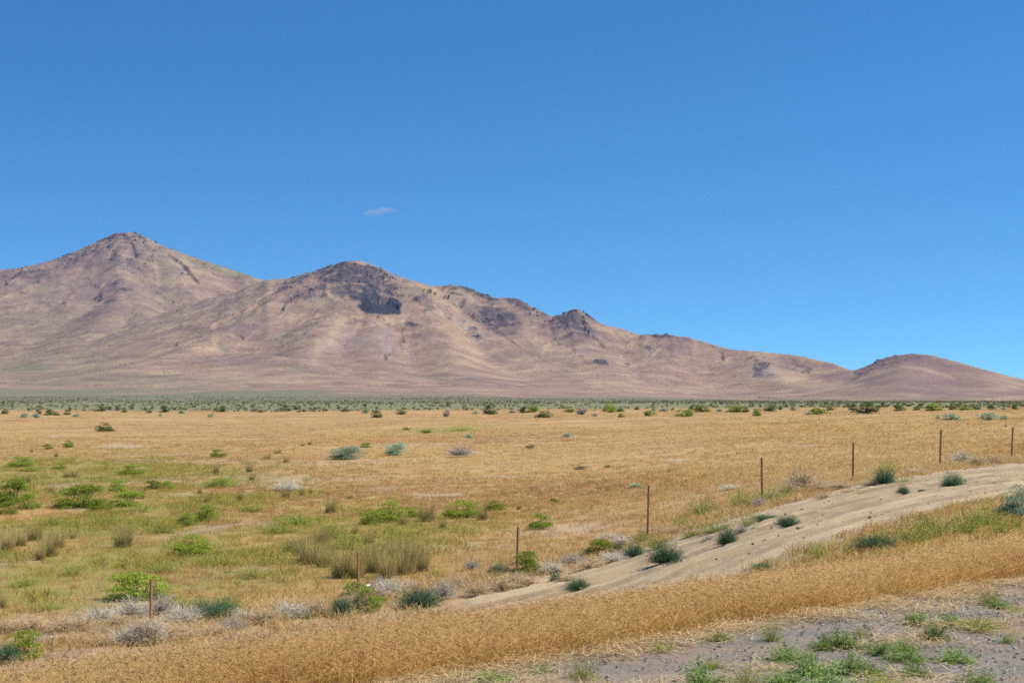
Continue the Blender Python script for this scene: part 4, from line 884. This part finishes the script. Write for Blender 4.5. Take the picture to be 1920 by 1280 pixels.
for nm, n, y0, y1, coll, k, pw, sc0 in (('dry_grass', 40000, 22, 85, C_NEAR, 6, 1.0, 1.0), ('dry_grass', 36000, 48, 200, C_MID, 6, .7, .95), ('dry_grass', 30000, 140, 640, C_FAR, 5, .6, .9)):
    X, Y, Z, px, py = field_pts(n, y0, y1, 24.3, pw)
    m = len(X)
    scatter(nm, np.stack([X, Y, Z], -1), sc0 * r5.uniform(.7, 1.25, m), r5.uniform(0, 6.28, m), field_tint(X, Y, px, py), coll, k, 'dry orange grass covering the plain, greener in the hollow', aniso=r5.uniform(.55, 1.15, m))
# grass between the track and the golden verge, and thin grass at the fence
n = 9000; s = r5.uniform(8, 95, n); t = r5.uniform(11.4, 16.4, n); X, Y = xy(s, t); Z = ground_z(X, Y); px, py = proj(X, Y, Z)
ok = (t + fbm(s / 2.5, t, 3, 340) * 1.2 < 15.9) & (px < 2150); X, Y, Z = X[ok], Y[ok], Z[ok]; m = len(X)
ti = np.clip(np.where(r5.uniform(0, 1, m) < .3, r5.uniform(.64, .95, m), r5.uniform(0, .5, m)), 0, 1)
scatter('bank_grass', np.stack([X, Y, Z], -1), r5.uniform(.7, 1.3, m), r5.uniform(0, 6.28, m), ti, C_NEAR, 6, 'mixed green and tan grass between track and golden verge', aniso=r5.uniform(.7, 1.2, m))
# yellow-green grass clumps of the hollow
X, Y = polar_pts(26000, 26, 110, .46, .4); s, t = st(X, Y); Z = ground_z(X, Y); px, py = proj(X, Y, Z)
g = np.maximum.reduce([ell(px, py, 130, 925, 420, 75, 0, .5), ell(px, py, 400, 1035, 470, 75, -5, .5), ell(px, py, 100, 1090, 280, 60, 0, .6)])
ok = (t > 26) & (r5.uniform(0, 1, len(X)) < g * 1.1) & (fbm(X / 2.6, Y / 5, 3, 347) > .08); X, Y, Z = X[ok], Y[ok], Z[ok]; m = len(X)
scatter('hollow_grass', np.stack([X, Y, Z], -1), r5.uniform(1.0, 1.8, m), r5.uniform(0, 6.28, m), np.clip(r5.uniform(.66, 1.05, m), 0, 1), C_NEAR, 6, 'yellow-green grass clumps filling the hollow beyond the fence', aniso=r5.uniform(.8, 1.3, m))
# pale dead brush along the fence line
n = 10500; s = r5.uniform(-8, 62, n); t = T_FENCE - .3 + r5.normal(0, .75, n); X, Y = xy(s, t); Z = ground_z(X, Y)
fill = r5.uniform(0, 1, n) < .38; s = np.where(fill, r5.uniform(-8, 25, n), s); t = np.where(fill, r5.uniform(14, 25.5, n), t); X, Y = xy(s, t); Z = ground_z(X, Y)
ok = (fill & (X / Y < -.045)) | ~fill & (fbm(s / 2.2, t, 3, 345) > -.12 + .25 * sstep(s, 30, 50)) & (t > 24.2 + fbm(s / 3, s * 0, 2, 346) * .6); X, Y, Z = X[ok], Y[ok], Z[ok]; m = len(X)
scatter('dead_brush', np.stack([X, Y, Z], -1), r5.uniform(.9, 1.7, m), r5.uniform(0, 6.28, m), np.clip(r5.normal(.5, .1, m), .2, .62), C_NEAR, 6, 'low pale dead brush and grass along the fence line', aniso=r5.uniform(.7, 1.3, m))
# golden verge
n = 16000; s = r5.uniform(-22, 62, n); t = r5.uniform(T_GRASS0, T_GRASS1 + .2, n); X, Y = xy(s, t); px, _ = proj(X, np.maximum(Y, .5), 0)
edge = fbm(s / 1.5, s * 0, 3, 350) * .16
ok = (Y > 3) & (px > -420) & (px < 2250) & (t > T_GRASS0 + .12 + edge); s, t, X, Y = s[ok], t[ok], X[ok], Y[ok]; Z = ground_z(X, Y); m = len(X)
ti = np.clip(.5 + fbm(X / 1.3, Y / 1.3, 3, 360) * .55 + r5.normal(size=m) * .12, 0, 1)
scatter('golden_grass', np.stack([X, Y, Z], -1), r5.uniform(.75, 1.15, m), r5.uniform(0, 6.28, m), ti, C_GOLD, 6, 'tall golden dry grass along the road verge', aniso=r5.uniform(.75, 1.1, m) * (1 + fbm(X / 2.2, Y / 2.2, 2, 365) * .2))
# mown straw lying on shoulder
def straw_clump(r):
    nb = 22; th = r.normal(0, .9, nb); L = r.uniform(.10, .3, nb); b = r.normal(size=(nb, 3)) * np.array([.16, .09, .012]); b[:, 2] = np.abs(b[:, 2]) + .004
    u = np.linspace(0, 1, 3); P = b[:, None] + np.stack([np.cos(th), np.sin(th), r.normal(0, .08, nb)], -1)[:, None] * (L[:, None] * u)[:, :, None]
    P[:, :, 2] = np.maximum(P[:, :, 2], .003)
    v, f = ribbon(P, np.full(nb, .006), None); return mesh_np('straw', v, f, [M_STRAW], False, {'h': np.zeros(len(v))})
C_STRAW = proto_coll('straw_clump', [straw_clump(r5) for _ in range(6)])
n = 5200; s = r5.uniform(-12, 45, n); t = np.where(r5.uniform(0, 1, n) < .42, T_GRASS0 - .02 + np.abs(r5.normal(0, .22, n)) * -1 + .1, r5.uniform(T_ROAD + .1, T_GRASS0, n)); X, Y = xy(s, t)
mk = fbm(s / 2.6, t * 2.2, 3, 370) + .5 * (1 - sstep(s, 8, 22)) - .12
ok = (Y > 4) & ((t > T_GRASS0 - .3) | (mk > .42)); X, Y, s, t = X[ok], Y[ok], s[ok], t[ok]; m = len(X)
scatter('straw', np.stack([X, Y, ground_z(X, Y) + .0], -1), r5.uniform(.6, 1.2, m), math.pi / 2 - ROAD_H + r5.normal(0, .8, m), r5.uniform(0, 1, m), C_STRAW, 6, 'pale mown straw strewn over the gravel shoulder')
# gravel
def pebble(r, sub=1):
    ph = (1 + 5 ** .5) / 2
    v = norm(np.array([(-1, ph, 0), (1, ph, 0), (-1, -ph, 0), (1, -ph, 0), (0, -1, ph), (0, 1, ph), (0, -1, -ph), (0, 1, -ph), (ph, 0, -1), (ph, 0, 1), (-ph, 0, -1), (-ph, 0, 1)], float))
    f = np.array([(0, 11, 5), (0, 5, 1), (0, 1, 7), (0, 7, 10), (0, 10, 11), (1, 5, 9), (5, 11, 4), (11, 10, 2), (10, 7, 6), (7, 1, 8), (3, 9, 4), (3, 4, 2), (3, 2, 6), (3, 6, 8), (3, 8, 9), (4, 9, 5), (2, 4, 11), (6, 2, 10), (8, 6, 7), (9, 8, 1)])
    return v * r.uniform(.7, 1.15, (12, 1)) * np.array([1, r.uniform(.7, 1), r.uniform(.5, .8)]), f
def stone_mat(name, stops):
    t = NT(name); return t.diffuse(t.ramp(t.attr('tint', 'INSTANCER'), stops))
M_PEB = stone_mat('gravel_stone', [(0, (.21, .19, .165)), (.5, (.31, .28, .24)), (.85, (.42, .38, .32)), (1, (.52, .46, .37))])
C_PEB = proto_coll('pebble', [mesh_np('pebble', *pebble(r5), [M_PEB]) for _ in range(6)])
n = 20000; s = r5.uniform(-6, 34, n); t = r5.uniform(T_ROAD + .05, T_GRASS0 + .1, n); X, Y = xy(s, t); ok = Y > 4; X, Y = X[ok], Y[ok]; m = len(X)
scatter('gravel', np.stack([X, Y, ground_z(X, Y) - .012], -1), .006 + .015 * r5.uniform(0, 1, m) ** 4, r5.uniform(0, 6.28, m), r5.uniform(0, 1, m), C_PEB, 6, 'grey gravel of the road shoulder')
# clods on the track
M_CLOD = stone_mat('sand_clod', [(0, (.26, .19, .125)), (1, (.50, .385, .26))])
C_CLOD = proto_coll('clod', [mesh_np('clod', *pebble(r5), [M_CLOD]) for _ in range(5)])
n = 7000; s = r5.uniform(22, 75, n); t = r5.uniform(16.9, 25.2, n); X, Y = xy(s, t); ok = (fbm(s / 3, t * 1.5, 3, 380) > .0) | (t > 22.5); X, Y = X[ok], Y[ok]; m = len(X)
scatter('sand_clods', np.stack([X, Y, ground_z(X, Y) + .0], -1), .012 + .055 * r5.uniform(0, 1, m) ** 4, r5.uniform(0, 6.28, m), r5.uniform(0, 1, m), C_CLOD, 5, 'loose clods of sand along the dirt track')
# far sage brush that reads as one mass
def far_bush(r, m):
    (v, f), C = bush_leaves(r, 90, 7, .24, .75, .36, .1, (.16, .24), .2); return mesh_np('sage_bush', v, f, [m])
M_FARS = grass_mat('far_sage', [(0, (.16, .165, .06)), (.5, (.235, .24, .105)), (1, (.35, .345, .20))], trans=.15)
C_SAGE = proto_coll('far_sage', [far_bush(r5, M_FARS) for _ in range(5)])
X, Y = polar_pts(60000, 250, 2000, .46, .6); Z = np.where(Y < Y_FAR, ground_z(X, Y), base_z(X, Y)); px, py = proj(X, Y, Z)
lim = 769.5 - 5.5 * sstep(px, 300, 1800)
ok = (py < lim + 2.5 + fbm(X / 40, Y / 60, 3, 390) * 5) & (r5.uniform(0, 1, len(X)) < .25 + .45 * fbm(X / 60, Y / 90, 3, 391)); X, Y, Z = X[ok], Y[ok], Z[ok]; m = len(X)
big = r5.uniform(0, 1, m) ** 3
scatter('sagebrush_flat', np.stack([X, Y, Z], -1), 1.0 + 1.3 * big, r5.uniform(0, 6.28, m), np.clip(.72 - big * .5 + r5.normal(size=m) * .22, 0, 1), C_SAGE, 5, 'far flat covered in grey-green sagebrush', aniso=r5.uniform(.5, .8, m))
# talus and crags on the mountains
M_TALUS = stone_mat('talus_rock', [(0, (.040, .034, .044)), (.6, (.10, .078, .085)), (.85, (.20, .165, .155)), (1, (.33, .29, .27))])
C_ROCK = proto_coll('talus_rock', [mesh_np('talus_rock', *pebble(r5), [M_TALUS]) for _ in range(8)])
inview = (np.abs(MX / MY) < .44) & (MY < 6250)
w = (np.clip(rock * 1.0, 0, 1) ** 1.3 * (dark_patch < .3) * inview * (MH > 5)).ravel() + (pale.ravel() ** 2 * .35 * (MH.ravel() > 5) * inview.ravel())
w *= (MY.ravel() / 4000)
idx = r5.choice(w.size, 6500, p=w / w.sum())
tv = vx[idx] + r5.normal(size=(len(idx), 3)) * np.array([2.5, 4, 0]); pal = pale.ravel()[idx] > rock.ravel()[idx]
sz = (1.2 + 4.2 * r5.uniform(0, 1, len(idx)) ** 3.5) * np.where(pal, .55, 1) * (tv[:, 1] / 4400) ** 1.5 * (1 - .6 * (MD.ravel()[idx] < 20))
scatter('talus', tv - np.array([0, 0, .8]), sz, r5.uniform(0, 6.28, len(idx)), np.where(pal, r5.uniform(.85, 1, len(idx)), r5.uniform(0, .75, len(idx))), C_ROCK, 8, 'dark rocks and talus strewn over the mountain faces', aniso=r5.uniform(.8, 1.5, len(idx)))

# scrub dotting the slopes
M_SCRUB = grass_mat('slope_scrub', [(0, (.085, .065, .055)), (.5, (.155, .12, .085)), (.8, (.16, .165, .08)), (1, (.50, .38, .25))], trans=.1)
C_SCRUB = proto_coll('slope_scrub', [far_bush(r5, M_SCRUB) for _ in range(5)])
w = (inview * np.clip(MH / 25, 0, 1) * (.35 + .65 * np.clip(.5 + fbm(MX / 140, MY / 140, 3, 420) * 1.6, 0, 1)) * (MY / 4000)).ravel()
idx = r5.choice(w.size, 30000, p=w / w.sum()); tv = vx[idx] + r5.normal(size=(len(idx), 3)) * np.array([2.5, 4, 0]); big = r5.uniform(0, 1, len(idx)) ** 4
scatter('slope_scrub', tv - np.array([0, 0, .3]), (1.6 + 3.0 * big) * (tv[:, 1] / 4200), r5.uniform(0, 6.28, len(idx)), np.clip(r5.uniform(-.1, 1.05, len(idx)), 0, 1), C_SCRUB, 5, 'low scrub and stones dotting the mountain slopes', aniso=r5.uniform(.45, .8, len(idx)))

# ------------------------------------------------------------------ air and the one small cloud
def box_mesh(name, x0, x1, y0, y1, z0, z1):
    v = [(x, y, z) for z in (z0, z1) for y in (y0, y1) for x in (x0, x1)]
    return mesh_np(name, v, [(0, 2, 3, 1), (4, 5, 7, 6), (0, 1, 5, 4), (2, 6, 7, 3), (0, 4, 6, 2), (1, 3, 7, 5)])
def haze_mat():
    t = NT('haze'); v = t.new('ShaderNodeVolumePrincipled')
    v.inputs['Color'].default_value = (.62, .76, 1.0, 1); v.inputs['Density'].default_value = HAZE; v.inputs['Anisotropy'].default_value = .1
    t.l.new(v.outputs[0], t.out.inputs['Volume']); return t.m
HAZE = 2.3e-5
hz = box_mesh('haze', -7700, 7700, -150, 7600, float(min(vx[:, 2].min(), -8.0)) - 1.0, float(vx[:, 2].max()) + 30)
hz.materials.append(haze_mat())
tag(link('haze', hz), 'thin blue summer haze in the air', kind='stuff')
def cloud():
    r = np.random.default_rng(8); D = 15000.0
    c0 = np.array([(712 - CX) / F * D, D, (HY - 397) / F * D])
    vs, fs = [], []; k = 0
    for q in np.linspace(-1, 1, 15):
        for j in range(3):
            v, f = pebble(r); R = (1 - abs(q) ** 1.5) * 34 + 12
            c = np.array([q * 175, r.normal(0, 30), q * 22 + r.normal(0, 9) + 12 * math.exp(-((q - .35) / .25) ** 2)])
            v = norm(v) * np.array([R * 1.7, R * 1.5, R * .75]) + c
            vs.append(v); fs.append(f + k); k += len(v)
    me = mesh_np('cloud', np.concatenate(vs), np.concatenate(fs), (), True)
    o = link('cloud', me); o.location = c0
    rm = o.modifiers.new('merge', 'REMESH'); rm.mode = 'VOXEL'; rm.voxel_size = 9.0
    t = NT('cloud_vapour'); n = t.noise(t.new('ShaderNodeTexCoord').outputs['Object'], .018, 4, .6)
    v = t.new('ShaderNodeVolumePrincipled'); v.inputs['Color'].default_value = (.97, .90, .93, 1)
    t.l.new(t.mrange(n, .36, .70, 0, .0046), v.inputs['Density']); t.l.new(v.outputs[0], t.out.inputs['Volume'])
    me.materials.append(t.m)
    tag(o, 'small faint cloud alone in the blue sky above the dark cliffed summit', 'cloud')
cloud()
